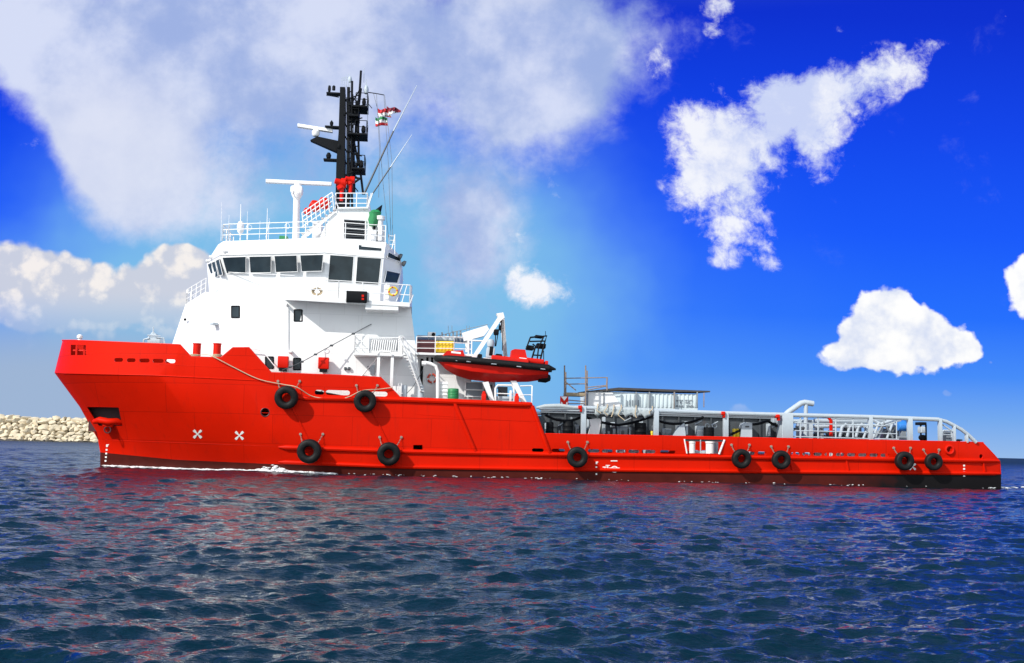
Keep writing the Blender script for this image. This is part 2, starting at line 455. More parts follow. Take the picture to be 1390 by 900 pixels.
# hawse pocket, mooring windows, fairleads
mb = MB(); c = hull_pt(142, 566)
mb.box((c.x, c.y+2.0, c.z), (3.2, .1, 2.0)); mb.build('anchor_pocket', MAROON, ship)
mb = MB(); c = hull_pt(107, 475)
mb.box((c.x+.3, c.y+2.2, c.z), (2.2, .1, 1.2))
for dx in (-.28, .3): mb.box((c.x+dx*.9, c.y+.35, c.z+.02), (.13, .1, .72))
mb.tube([(c.x-.5, c.y+.45, c.z-.02), (c.x+.55, c.y+.35, c.z-.02)], .07, 8)
each(mb, 'roller_fairlead', RED2, ship)
mb = MB(); c = hull_pt(1289, 610.5, .04)
mb.tube([(c.x+.27*math.cos(t), c.y, c.z+.27*math.sin(t)) for t in [2*math.pi*k/20 for k in range(20)]], .08, 8, closed=True)
mb.build('fairlead_ring', RED2, ship)
mb = MB(); c = hull_pt(360, 559.5, 0)
mb.tube([(c.x+.28*math.cos(t), c.y, c.z+.28*math.sin(t)) for t in [2*math.pi*k/20 for k in range(20)]], .04, 8, closed=True)
mb.build('fairlead_ring', MAROON, ship)

# mooring bitts on the forecastle
for px in (266, 293.5):
    mb = MB(); a = P(px, 499, 1.6); b = P(px, 466, 1.6)
    mb.lathe([(.26, 0), (.26, b.z-a.z-.08), (.29, b.z-a.z-.05), (.29, b.z-a.z), (.0, b.z-a.z+.01)], a, n=20)
    mb.build('mooring_bitt', RED2, ship)
# bow light
mb = MB(); a = P(108, 462, 5.5)
mb.lathe([(.16, -.1), (.12, .12), (.2, .16), (.2, .32), (.12, .4), (0, .43)], a, n=14); mb.build('bow_light', WHITE2, ship)
# grey windlass frame and small mast above the bulwark
mb = MB()
tubep(mb, [(195,470,6),(195,461,6),(203,459,6)], .06); tubep(mb, [(224,470,6),(222,459,6),(212,458,6)], .06)
boxp(mb, 200, 459, 217, 468, 6, 7.2); tubep(mb, [(208,460,6.4),(208,443,6.4)], [.09, .03]); tubep(mb, [(201,459,6.4),(207.5,451,6.4)], .05); tubep(mb, [(215,459,6.4),(208.5,451,6.4)], .05)
tubep(mb, [(200,455,6.2),(218,456,6.2)], .04); boxp(mb, 204, 453, 212, 459, 6.2, 6.8)
mb.build('windlass_frame', GREY, ship)

# ------------------------------------------------------------------ deckhouse
def both(near): return [Vector(p) for p in near] + [mirror(p) for p in reversed(near)]
hb_ = [P(226,490,6.3), P(248,501,4.8), P(320,511,2.1), P(576,556,2.1)]
ht_ = [P(252,413,6.3), P(278,396.5,4.9), P(350,398.6,2.3), P(557,414,2.3)]
mb = MB(); mb.loft([both(hb_), both(ht_)])
house = mb.build('deckhouse', WHITE, ship, smooth=20)
def facet(a, b, c):
    n = (b-a).cross(c-a).normalized()
    if n.dot(CAM_L-a) < 0: n = -n
    return a, n
def window(pl, pts, parent, fr=.045, name='window', frame_m=WHITE2, glass=GLASS, out=0):
    p0, n = pl; p0 = p0+n*out; q = [on_plane(x, y, p0, n) for x, y in pts]
    mb = MB(); mb.poly([v-n*.05 for v in q], [v+n*.012 for v in q], 1)
    c = sum(q, Vector())/len(q)
    for i in range(len(q)):
        a = q[i]+n*.01; b = q[(i+1) % len(q)]+n*.01
        mb.tube([a, b], fr, 6, 0)
    return mb.build(name, [frame_m, glass], parent)
def rect(x0, y0, x1, y1, sk=0): return [(x0, y0), (x1, y0+sk), (x1, y1+sk), (x0, y1)]
FS = facet(hb_[2], hb_[3], ht_[2]); FB = facet(hb_[1], hb_[2], ht_[1])
for r_ in ((399.5,420.5,410,436),(360.5,484.5,371,500),(398.5,486.5,408,502)): window(FS, rect(*r_), house, frame_m=BLACK)
window(FB, rect(314.5,415.5,325,431), house, frame_m=BLACK)
# little fittings on the house side: lamps, vents, plates
def wall_box(pl, px, py, w, h, d, m, name, parent=house):
    p0, n = pl; c = on_plane(px, py, p0, n)
    mb = MB(); mb.box(c+n*(d/2), (w, d, h), bevel=.02, rz=math.atan2(n.x, -n.y)); return mb.build(name, m, parent)
wall_box(FB, 252, 434, .16, .16, .12, BLACK, 'porthole')
wall_box(FB, 294, 441, .3, .18, .5, GREY, 'flood_light')
for px in (469, 474): wall_box(FS, px, 500.5, .16, .2, .2, DGREY, 'socket_box')
wall_box(FS, 500.5, 499, .16, .18, .15, DGREY, 'socket_box')
wall_box(FS, 505.5, 502, .3, .62, .2, GREY, 'valve_locker')
wall_box(FS, 395, 478, .22, .16, .5, WHITE2, 'flood_light')
wall_box(FS, 389.5, 414, .1, .18, .4, WHITE2, 'flood_light')
for px, py in ((385.5, 492.5), (440, 494)):
    p0, n = FS; c = on_plane(px, py, p0, n); mb = MB()
    mb.box(c+n*.42, (.70, .5, .78), bevel=.04); mb.box(c+n*.42+Vector((0, 0, -.5)), (.5, .45, .2), 1)
    mb.box(c+n*.1, (.5, .5, .06), 1)
    mb.build('fire_locker', [RED2, BLACK], house)
mb = MB(); p0, n = FS
mb.tube([on_plane(391, 418, p0, n)+n*.08, on_plane(391, 478, p0, n)+n*.08], .03, 6)
mb.tube([on_plane(440, 488, p0, n)+n*.1, on_plane(440, 478, p0, n)+n*.1], .025, 6)
mb.tube([on_plane(442, 475, p0, n)+n*.1+Vector((.16*math.cos(t), 0, .16*math.sin(t))) for t in [2*math.pi*k/14 for k in range(14)]], .018, 5, closed=True)
mb.tube([on_plane(330, 473, p0, n)+n*.3, on_plane(352, 475, p0, n)+n*.3, on_plane(362, 483, p0, n)+n*.4, on_plane(374, 498, p0, n)+n*.5], .035, 6)
each(mb, 'wall_pipe', WHITE2, house)
# front rail on sloping deck edge
mb = MB(); a = P(253,412,6.2); b = P(279,396.5,4.9)
railing(mb, [a, b], 1.0, 3, .03, .55); railing(mb, [mirror(a), a], 1.0, 3, .03, 1.2)
mb.lathe([(.12, 0), (.12, .2), (.04, .3)], P(255,398,6.2), n=10)
mb.build('front_railing', WHITE2, house)

# ------------------------------------------------------------------ bridge deck with wing
mb = MB()
bd = [P(386,407,2.35), P(400,407.6,.7), P(556,416.3,.7), P(559,416.3,4.5)]
mb.loft([[v for v in both(bd)], [v+Vector((0, 0, .28)) for v in both(bd)]])
boxp(mb, 496, 412.5, 541, 421, .75, 2.6)
bdeck = mb.build('bridge_deck', WHITE, ship, smooth=20)
mb = MB()
rp = [P(386,405,2.2)+Vector((0, 0, .1)), P(400,405,.8), P(459,408,.8), P(556,414,.8)]
railing(mb, rp[1:], 1.35, 2, .034, 1.6)
mb.tube([P(310,369.5,4.2)+Vector((0, 0, 0)), P(400,374,.9)], .025, 6)
railing(mb, [P(556,414,.8), P(558,414,4.5), mirror(P(558,414,4.5))], 1.35, 3, .034, 1.0)
tubep(mb, [(538,409,.8),(547,386,.8)], .03, 6); tubep(mb, [(545,412,.8),(553,386,.8)], .03, 6); tubep(mb, [(556,414,.8),(561,400,.8),(556,402,.8)], .03, 6)
mb.build('wing_railing', WHITE2, bdeck)
mb = MB(); boxp(mb, 470, 395, 498, 410.5, .5, 1.0, 0, .02)
boxp(mb, 491, 400, 494, 403, .46, .55, 1, 0); boxp(mb, 491, 404.5, 494, 407, .46, .55, 1, 0); boxp(mb, 498, 397.5, 501, 409, .55, .95, 2)
mb.build('side_light_box', [BLACK, RED2, MGREY], bdeck)
mb = MB(); boxp(mb, 521, 386.5, 529, 411, .75, 1.3, 0, .05)
for i in range(3): boxp(mb, 522.5, 389+i*7, 527.5, 393+i*7, .72, .8, 0, .01)
mb.build('wing_locker', WHITE2, bdeck)

# ------------------------------------------------------------------ wheelhouse
r0 = [P(284,397,6.4), P(310,398,4.6), P(441,406,2.2), P(515,411.5,2.2), P(538,413,3.7)]
r1 = [P(280.5,356,6.4), P(299,346,4.1), P(441,342.5,1.95), P(521,350,1.95), P(546,358,3.5)]
r2 = [P(296,332,6.6), P(303,327.5,4.8), P(442,322.5,2.3), P(524,329,2.3), P(541,345,3.7)]
mb = MB(); mb.loft([both(r0), both(r1), both(r2)])
wh = mb.build('wheelhouse', WHITE, ship, smooth=6)
A0 = facet(r0[0], r0[1], r1[0]); A1 = facet(r0[1], r0[2], r1[1]); A2 = facet(r0[2], r0[3], r1[2]); A3 = facet(r0[3], r1[4], r1[3]); A0 = facet(r1[0], r1[1], r0[1].lerp(r0[0], .5))
for q in ([(302,349.5),(334,348.3),(334,370.5),(308,371.3)], [(338.5,348.3),(368.3,347.8),(368,370),(340,370.4)],
          [(372.6,347.3),(403,346.6),(404,368.7),(374.5,369.8)], [(407.6,346.4),(439,345.6),(437,368),(409.5,368.8)]): window(A1, q, wh, .02)
for q in ([(448,346),(480.5,348.2),(478,384),(445,382.7)], [(485,348.5),(518,350.8),(514,387),(482.5,385)]): window(A2, q, wh, .026)
window(A3, out=.06, parent=wh, fr=.03, pts=[(524.8,367),(543.5,371),(539,384.5),(521.5,383)])
window(facet(r1[3], r1[4], r2[4]), [(527,342),(542.5,350.5),(544,356),(525.5,349.5)], wh, .03, out=.08)
for q in ([(282,359),(286.5,357),(291,378),(288.5,378.5)], [(287.5,356.5),(292,354.5),(296.5,375),(292.5,377)], [(293,354),(297.5,351.5),(302.5,373),(298,374.5)]): window(A0, q, wh, .022, out=.08)
U2 = facet(r1[2], r1[3], r2[2])
window(U2, [(486.5,332.5),(518.5,334.5),(518.5,341.5),(486.5,339.5)], wh, .03)
# eave, gutter pipes and lamps
mb = MB(); mb.tube([p+(0*p) for p in r1], .05, 6); mb.tube([mirror(p) for p in r1], .05, 6)
mb.build('eave_rim', WHITE2, wh)
mb = MB()
p0, n = A2
for i in range(5):
    y = 388+i*4.4
    mb.tube([on_plane(444.5-.3*i, y-3.2, p0, n)+n*.005, on_plane(512-.3*i, y+1.2, p0, n)+n*.005], .014, 4)
each(mb, 'wall_seam', WHITE2, wh, smooth=0)
for px, py in ((543,348),(548,357.5)):
    mb = MB(); c = P(px, py, 3.2); mb.lathe([(.05, -.15), (.2, -.05), (.22, .12), (.0, .15)], c, axis=((0, 1, 0), (.4, 0, .9), (.9, 0, -.4)), n=12); mb.build('flood_light', DGREY, wh)
for px, py in ((281.5,354.5),(286,349),(305,341)):
    mb = MB(); c = P(px, py, 5.4 if px < 300 else 4.0); mb.lathe([(.03, -.2), (.11, -.1), (.12, .1), (0, .12)], c, axis=((0, 1, 0), (0, 0, 1), (-1, 0, 0)), n=10); mb.build('wiper_lamp', WHITE2, wh)
# coiled hose hung on the wing wall
mb = MB(); c = P(430.5, 396, 1.0)
for k in range(4):
    rr = .2+.04*k
    mb.tube([(c.x+rr*math.cos(t)*1.1, c.y-.04*k, c.z+rr*math.sin(t)*.8) for t in [2*math.pi*i/16 for i in range(16)]], .04, 6, closed=True)
tag(mb.build('coiled_hose', ROPE, None, base=c), 'coiled pale hose hanging at the front end of the bridge wing', 'hose')

# ------------------------------------------------------------------ monkey island, mast house, radar
mi = MB()
fo = [P(302,326.5,5.2), P(310,326,4.9), P(441,322.5,2.4), P(523,328.5,2.4)]
railing(mi, [mirror(fo[0]), fo[0], fo[1], fo[2], fo[3]], 1.15, 3, .032, 1.6)
mi.build('roof_railing', WHITE2, wh)
# whip aerials and domes at front of the roof
mb = MB()
for px, y0, y1, rr in ((300,327,275,.02),(326,326,277,.045),(335,326,286,.02),(352,326,300,.02),(362,326,283,.035),(364.5,326,296,.02),(310,326,292,.02)):
    tubep(mb, [(px,y0,5.2),(px+1,y1,5.2)], [rr, rr*.5], 6)
mb.lathe([(.05, -.5), (.22, -.3), (.26, .1), (.18, .4), (0, .5)], P(326.5,309,5.2), n=14)
mb.tube([P(338,309,5.2)+Vector((.2*math.cos(t), 0, .2*math.sin(t))) for t in [2*math.pi*k/12 for k in range(12)]], .018, 5, closed=True)
mb.tube([P(390,307,5.2)+Vector((.16*math.cos(t), 0, .2*math.sin(t))) for t in [2*math.pi*k/12 for k in range(12)]], .018, 5, closed=True)
tubep(mb, [(361,322,5.2),(366,301,5.2)], .03, 6)
each(mb, 'roof_aerial', WHITE2, wh)
mb = MB(); boxp(mb, 379, 320, 390, 325, 5.2, 6.2); mb.build('roof_locker', GREEN, wh)
# mast house
def side_prism(pts, o0, o1):
    a = [P(x, y, o0) for x, y in pts]; b = [Vector((p.x, o1, p.z)) for p in a]; return a, b
mb = MB(); a, b = side_prism([(432,327),(439,311),(447,297),(458,284),(500,283.5),(503,300),(521,306),(524,331),(480,333)], 3.6, 11.4); mb.poly(a, b)
mb.tube([P(458,283,3.5), P(500,282.5,3.5)], .09, 6)
mh = mb.build('mast_house', WHITE, ship, smooth=20)
p0 = P(470, 300, 3.6); n = Vector((0, -1, 0))
mb = MB(); q = [on_plane(x, y, p0, n) for x, y in ((466.5,297.5),(496.5,299.5),(496,326.5),(466,325))]
mb.poly([v+n*.01 for v in q], [v+n*.03 for v in q], 1)
for i in range(9):
    t = (i+.5)/9; u = q[0].lerp(q[3], t); w = q[1].lerp(q[2], t)
    mb.tube([u+n*.06, w+n*.06], .035, 5, 2)
for i in range(4): mb.tube([q[i]+n*.05, q[(i+1) % 4]+n*.05], .05, 6, 0)
mb.build('louvre', [WHITE2, BLACK, DGREY], mh)
mb = MB()
fo = [P(455,283,3.7), P(498,283,3.7)]
f2 = [P(455,283,3.7), P(498,283,3.7), mirror(P(498,283,3.7))]
railing(mb, f2, 1.1, 3, .034, .85)
# inclined stair rails
for dy in (0, 6, 12, 19): tubep(mb, [(410,289+dy,3.4),(451,261+dy,3.5)], .04, 6)
for t in [i/7 for i in range(8)]: tubep(mb, [(lerp(410,451,t),lerp(289,261,t),3.4),(lerp(410,451,t)+2,lerp(310,283,t),3.4)], .034, 6)
tubep(mb, [(451,261,3.5),(459,281,3.6)], .04); tubep(mb, [(499,283,3.6),(506,262,3.4)], .04); tubep(mb, [(504,262,3.5),(498,283,3.6)], .03)
mb.build('mast_house_railing', WHITE2, mh)
mb = MB()
for i in range(9):
    c = P(lerp(412,455,i/8), lerp(316,284,i/8), 3.6); mb.box((c.x, c.y+.5, c.z), (.35, 1.1, .05))
a, b = side_prism([(408,322),(452,288),(456,288),(414,324)], 3.5, 3.58); mb.poly(a, b); a, b = side_prism([(408,322),(452,288),(456,288),(414,324)], 4.6, 4.68); mb.poly(a, b)
mb.build('stair', WHITE2, mh)
mb = MB()     # vents and boxes at the aft end of the roof
boxp(mb, 503, 312, 511, 327, 2.9, 3.6, bevel=.06); boxp(mb, 513, 307, 519, 327, 2.9, 3.5, bevel=.06); boxp(mb, 424, 300, 436, 323, 5, 6.5)
mb.lathe([(.2, 0), (.2, .5), (.32, .55), (.32, .8), (0, .9)], P(516,309,3.2), n=14)
tubep(mb, [(524,340,2.6),(532,338,2.6),(536,320,2.6)], .03, 6); tubep(mb, [(528,340,2.6),(528,318,2.6)], .03, 6); tubep(mb, [(536,345,2.6),(536,318,2.6)], .03, 6)
for y in (320, 326, 332): tubep(mb, [(528,y,2.6),(536,y+.5,2.6)], .025, 6)
each(mb, 'roof_vent', WHITE2, wh)

def radar(px0, px1, yb0, yb1, post, o, name='radar'):
    (hx, hy, hw, hh) = post
    a = P(px0, yb0, o); b = P(px1, yb1, o); d = (b-a).normalized(); c = (a+b)/2
    mb = MB()
    mb.loft([[p+Vector((0, dy, dz)) for dy, dz in ((-.14, -.1), (.14, -.13), (.17, .02), (.1, .14), (-.1, .14), (-.16, .02))] for p in (a, a+d*.06, b-d*.06, b)])
    e = mb
    return e, c
# white radar on its post
ra = MB(); tubep(ra, [(401.5,326,6.4),(403,264,6.4)], [.26, .24], 14); a0 = P(403,265,6.4)
ra.lathe([(.24, -.3), (.42, .05), (.42, .1)], a0, n=14); rad = ra.build('radar', WHITE2, ship)
mb = MB(); mb.box(P(403,258.5,6.4), (.85, .8, .55), bevel=.1); mb.lathe([(.3, 0), (.25, .3)], P(404,254,6.4), n=12)
mb.tube([P(398,257,6)+Vector((0, 0, -.1)), P(396.5,263,6), P(399,266,6)], .05, 6); mb.build('gearbox', WHITE2, rad)
mb, c = radar(361, 450, 246, 250, (0, 0, 0, 0), 6.4); mb.build('scanner', WHITE2, rad)

# ------------------------------------------------------------------ mast
mo = 7.0
mb = MB()
def ringm(px0, px1, y, d):
    a = P(px0, y, mo); b = P(px1, y, mo); z = (a.z+b.z)/2
    return [Vector((a.x, mo, z)), Vector((b.x, mo, z)), Vector((b.x, mo+d, z)), Vector((a.x, mo+d, z))]
mb.loft([ringm(455,467.5,286,1.1), ringm(456.5,468,220,1.0), ringm(459.5,468,180,.9), ringm(461.5,468.5,118,.7)])
mb.loft([ringm(470.5,474.5,286,.5), ringm(471,475,118,.4)])
mast = mb.build('mast', BLACK, ship, smooth=20)
for k, pts in enumerate(([(421,190),(430.5,185),(459,191),(457,206)],)):
    mb = MB(); a, b = side_prism(pts, mo+.25, mo+.85); mb.poly(a, b); mb.build('radar_arm', BLACK, mast)
mb = MB()
for x0, x1, y, oo in ((443,461,126,0),(441,461,171.5,0),(439,457,216,0)):
    boxp(mb, x0, y-1, x1, y+1.3, mo+.2, mo+.8, 0, .02)
mb.lathe([(.09, 0), (.12, .2), (.09, .45), (.0, .5)], P(447,124.5,mo+.4), n=8); mb.lathe([(.12, 0), (.12, .3), (.0, .4)], P(453,122.5,mo+.4), n=8)
mb.lathe([(.12, 0), (.14, .2), (.0, .4)], P(450,170,mo+.4), n=10); mb.lathe([(.16, 0), (.2, .2), (.1, .4), (0, .42)], P(446,214.5,mo+.4), n=10)
tubep(mb, [(443,129,mo),(460,132,mo)], .04, 6)
each(mb, 'lamp_arm', BLACK, mast)
# lattice of ladder posts behind the mast
mb = MB()
lat = [[(493,264,mo+.2),(487,215,mo+.2),(486,150,mo+.2),(489,112,mo+.2),(490,96,mo+.2)], [(478,284,mo),(477,200,mo),(478,110,mo)], [(481,260,mo+1.2),(480,200,mo+1.2),(490,120,mo+1.2)],
       [(472,215,mo),(481,262,mo)], [(487,225,mo+.2),(478,180,mo+.2)], [(476,240,mo),(491,243,mo)], [(478,250,mo),(489,242,mo)]]
for l in lat: tubep(mb, l, .085, 6)
for y in range(124, 262, 9): tubep(mb, [(473,y+1,mo),(479+(y-124)*.004,y,mo)], .05, 5)
for y in (150,158,190,200,210): tubep(mb, [(478,y,mo),(487,y-2,mo+.2)], .045, 5)
tubep(mb, [(478,140,mo),(489,120,mo)], .045, 5); tubep(mb, [(478,175,mo),(487,150,mo)], .045, 5)
for y in range(132, 256, 17): tubep(mb, [(467,y,mo+.3),(472,y+8,mo+.3)], .05, 5); tubep(mb, [(479,y,mo),(486,y+9,mo+.2)], .04, 5)
for x, y in ((483,136),(492,136),(484,173),(493,172),(482,220),(490,219),(466,150),(458,195)): boxp(mb, x, y, x+3.2, y+6, mo-.1, mo+.4)
for i in range(9): tubep(mb, [(469+i*1.3,128+4*(i%4),mo+.3),(470+i*1.25,200,mo+.5),(468+i*1.2,272,mo+.4)], .025, 5)
for x0, y0, x1, y1 in ((470,135,490,128),(472,165,492,160),(471,205,491,212),(472,236,488,230)): tubep(mb, [(x0,y0,mo-.1),(x1,y1,mo-.1)], .05, 5)
mb.build('lattice_post', BLACK, mast)
for x0, x1, y in ((477,499,143.5),(471,498,181),(477,495,228),(473,487,156)):
    mb = MB(); boxp(mb, x0, y-1, x1, y+1.5, mo-.5, mo+1.4, 0, .02)
    a = P(x1-.5, y, mo-.4)
    h = .95
    for q in (Vector((0, 0, 0)), Vector((-.85, 0, 0)), Vector((0, 1.6, 0))):
        mb.tube([a+q, a+q+Vector((0, 0, h))], .035, 5)
    for z in (h, h*.5):
        mb.tube([a+Vector((-.85, 0, z)), a+Vector((0, 0, z)), a+Vector((0, 1.6, z))], .03, 5)
    mb.lathe([(.12, 0), (.16, .2), (.1, .5), (0, .55)], P(x1-5, y-1, mo+.1), n=8)
    mb.tube([P((x0+x1)/2-3, y+9, mo), P(x1-3, y, mo)], .04, 5)
    mb.build('platform', BLACK, mast)
mb = MB()
for px, y0, y1, rr in ((464,118,106,.02),(467,118,104,.02),(470,118,103,.03),(473,118,100,.02),(475,120,104,.035),(497,132,108,.03),(494,112,92,.02),(499,170,133,.02)):
    tubep(mb, [(px,y0,mo+.4),(px+.3,y1,mo+.4)], rr, 5)
for y in (106, 109): tubep(mb, [(463,y,mo+.4),(475,y-1,mo+.4)], .018, 5)
mb.lathe([(.12, -.3), (.2, 0), (.12, .3), (0, .4)], P(497,122,mo+.4), n=10)
mb.lathe([(.1, -.2), (.16, 0), (.1, .2), (0, .3)], P(475,108,mo+.4), n=10)
each(mb, 'mast_aerial', GREY, mast)
mb = MB(); tubep(mb, [(497,125,mo+.5),(511,127,mo+.5),(521.5,129,mo+.5)], .035, 6); tubep(mb, [(490,143,mo+.5),(500,141,mo+.5),(505,147,mo+.5)], .03, 6); mb.build('signal_yard', BLACK, mast)
# mast radar
mb = MB(); mb.lathe([(.2, 0), (.28, .1), (.3, .35), (.18, .5)], P(428.5,185,mo+.55), n=14); r2o = mb.build('radar', WHITE2, ship)
mb, c = radar(404, 451.5, 170.5, 178, (0, 0, 0, 0), mo+.55); mb.build('scanner', WHITE2, r2o)
# leaning aerial poles
mb = MB(); tubep(mb, [(494,264,6.0),(534,178,6.0),(566,116,6.0)], [.075, .055, .02], 8, 0); mb.build('leaning_aerial', [DGREY], mast)
mb = MB(); tubep(mb, [(505,264,5.2),(530,227,5.2)], .05, 7); mb.build('leaning_aerial', DGREY, mast)
mb = MB(); tubep(mb, [(530,227,5.2),(559,183,5.2)], [.045, .015], 7); tubep(mb, [(534,178,5.97),(566,116,5.97)], [.06, .02], 7); mb.build('aerial_tip', GREY, mast)
# red fire monitors at the foot of the mast
for cx, cy, sc in ((464,256,1.0),(476,250,.75)):
    mb = MB(); c = P(cx, cy, 5.0)
    mb.lathe([(.12, -.9*sc), (.14, 0)], c, n=10)
    mb.tube([c+Vector((0, 0, 0)), c+Vector((-.1, 0, .25))], .3*sc, 12); mb.tube([c+Vector((.3*sc, 0, .35*sc)), c+Vector((-.5*sc, -.2, .5*sc))], [.28*sc, .2*sc], 12)
    mb.lathe([(.34*sc, -.16), (.34*sc, .16)], c+Vector((.1, 0, .42*sc)), axis='x', n=14)
    mb.build('fire_monitor', RED2, ship)
for cx, cy in ((440,276),(428,280),(417,287)):
    mb = MB(); c = P(cx, cy, 4.9); sz = .42 if cx > 420 else .26
    mb.lathe([(.1*sz, -1.0*sz), (.7*sz, -.9*sz), (sz, -.3*sz), (sz, .3*sz), (.7*sz, .9*sz), (.1*sz, 1.0*sz)], c, axis=((0, 1, 0), (.5, 0, .86), (.86, 0, -.5)), n=16); mb.build('horn', RED2, ship)
# covered searchlight
mb = MB(); c = P(508.5, 295, 3.3)
prof = [(.1, -.65), (.3, -.6), (.42, -.2), (.36, .1), (.42, .32), (.26, .5)]
rings = []
for k, (r_, h_) in enumerate(prof):
    rings.append([c+Vector((math.cos(t)*r_*(1+.12*math.sin(5*t+k))+.12*h_, math.sin(t)*r_*(1+.12*math.sin(4*t+k)), h_)) for t in [2*math.pi*i/20 for i in range(20)]])
mb.loft(rings, 0)
mb.lathe([(.28, 0), (.26, .1), (.1, .55), (.02, .75)], c+Vector((.12, 0, .25)), axis=((.87, 0, -.5), (0, 1, 0), (.5, 0, .87)), n=14, m=1)
mb.tube([c+Vector((0, 0, -1.0)), c+Vector((0, 0, -.5))], .09, 8, 1)
mb.build('searchlight', [GREEN, BLACK], ship)

# halyards
mb = MB()
for pts in ([(511,127,7.4),(515,200,6),(514,268,5)], [(521,129,7.4),(527,220,6),(531,330,3)], [(522,129,7.4),(532,220,5.5),(533,332,3)], [(507,127,7.4),(513,150,7),(519,240,6),(528,330,3)]):
    tubep(mb, pts, .016, 5)
each(mb, 'halyard', DGREY, mast)

# flags
FLAGR = mat('red_white_flag_cloth', (.5, .02, .03), .8); FLAGW = mat('white_flag_cloth', (.75, .75, .75), .8); FLAGD = mat('dark_red_flag_cloth', (.20, .012, .03), .8); FLAGG = mat('green_flag_cloth', (.02, .2, .07), .8)
def flag(x0, y0, x1, y1, bands, mats_, label, drop=0, taper=1.0, vert=False):
    mb = MB(); n = 12; o = 6.8; g = []
    nb = 6
    for i in range(n+1):
        t = i/n; col_ = []
        for j in range(nb+1):
            v = j/nb; hh = (y1-y0)*lerp(1, taper, t)
            p = P(lerp(x0, x1, t), y0+drop*t+(1-lerp(1, taper, t))*(y1-y0)*.5+hh*v+1.0*math.sin(t*7), o)
            p.y += .13*math.sin(t*9+v*1.5); col_.append(p)
        g.append(col_)
    for i in range(n):
        for j in range(nb):
            k = bands(i/n, j/nb)
            qd = [g[i][j], g[i+1][j], g[i+1][j+1], g[i][j+1]]
            mb.add(qd, [[0, 1, 2, 3]], k)
    o_ = mb.build('flag', mats_, None, base=g[0][0])
    bm = bmesh.new(); bm.from_mesh(o_.data); bmesh.ops.remove_doubles(bm, verts=bm.verts, dist=.001); bm.to_mesh(o_.data); bm.free()
    sm = o_.modifiers.new('cloth', 'SOLIDIFY'); sm.thickness = .012
    return tag(o_, label, 'flag', 'flags on the halyards')
flag(525, 144, 544, 157, lambda t, v: 0 if (v < .2+t*.9) else 1, [FLAGD, FLAGW], 'dark red pointed flag with white lower corner, highest of the three flags', 0, .25)
flag(513, 147, 531, 158, lambda t, v: 0 if v < .34 or v >= .67 and t > .5 else 1, [FLAGR, FLAGW], 'red and white flag just below the pointed dark red flag', 2, .9)
flag(509.5, 159, 526, 171, lambda t, v: 0 if v < .3 else (1 if v < .65 else 2), [FLAGG, FLAGW, FLAGR], 'green, white and red striped flag, lowest of the three flags', 0, .95)

# ------------------------------------------------------------------ boarding platform beside the house
mb = MB(); boxp(mb, 480, 480, 547, 483, .6, 2.4, 0, .02)
vpost(mb, 513.5, 482, 525, .8, .2); vpost(mb, 532, 482, 528, .8, .2)
tubep(mb, [(513,484,.8),(489,513,2.3)], .05); tubep(mb, [(520,484,1.6),(508,510,2.2)], .05)
tubep(mb, [(512,481,.6),(516,477,.6),(529,477.5,.6),(533,482,.6)], .07)
bp = mb.build('boarding_platform', WHITE2, ship)
mb = MB(); a = P(481,480.5,.65); b = P(500,480.8,.65); c = P(546,481.5,.65)
railing(mb, [a, b], 1.25, 3, .035, .55); railing(mb, [a, a+Vector((0, 1.7, 0))], 1.25, 3, .035, .8); railing(mb, [P(541,481.5,.65), c, c+Vector((0, 1.7, 0))], 1.25, 3, .035, .7)
tubep(mb, [(500,458,.65),(546,459,.65)], .04); tubep(mb, [(542,457,.65),(553,481,.65),(571,531,1.0)], .05); tubep(mb, [(548,457,1.6),(558,481,1.6),(575,531,1.6)], .05)
mb.build('platform_railing', WHITE2, bp)
mb = MB()     # rolled boarding ladder with its white treads
for i in range(13):
    x0 = 502+i*3.0; tubep(mb, [(x0+1,460,.75),(x0,466,.7),(x0-1.5,477,.75)], .05, 6)
for y in (461, 476): tubep(mb, [(501,y,.85),(541,y+.5,.85)], .06, 6)
boxp(mb, 502, 461, 540, 477, 1.0, 1.1, 1)
mb.build('rolled_ladder', [WHITE2, MGREY], bp)
mb = MB(); a = P(571,531,1.0)
for i in range(14):
    t = i/13; p = P(lerp(550,573,t), lerp(482,531,t), 1.0); mb.box((p.x, 1.35, p.z), (.3, .7, .04))
mb.build('inclined_ladder', WHITE2, bp)

# mast-like posts by the rail aft of the house
def cyl(name, px, y0, y1, o, r, m, parent=ship):
    mb = MB(); a = P(px, y1, o); b = P(px, y0, o); h = b.z-a.z
    mb.lathe([(r, 0), (r, h-.06), (r*.85, h), (0, h+.01)], a, n=18); return mb.build(name, m, parent)
for px in (548, 570.5): cyl('deck_vent', px, 523, 546, 1.5, .22, GREY)
mb = MB(); vpost(mb, 544.5, 520, 545, 1.0, .05); tubep(mb, [(541,520,1.0),(541,534,1.0),(547,534,1.0)], .03); tubep(mb, [(538,508,1.0),(538,530,1.0)], .03); each(mb, 'rail_post', WHITE2, ship)

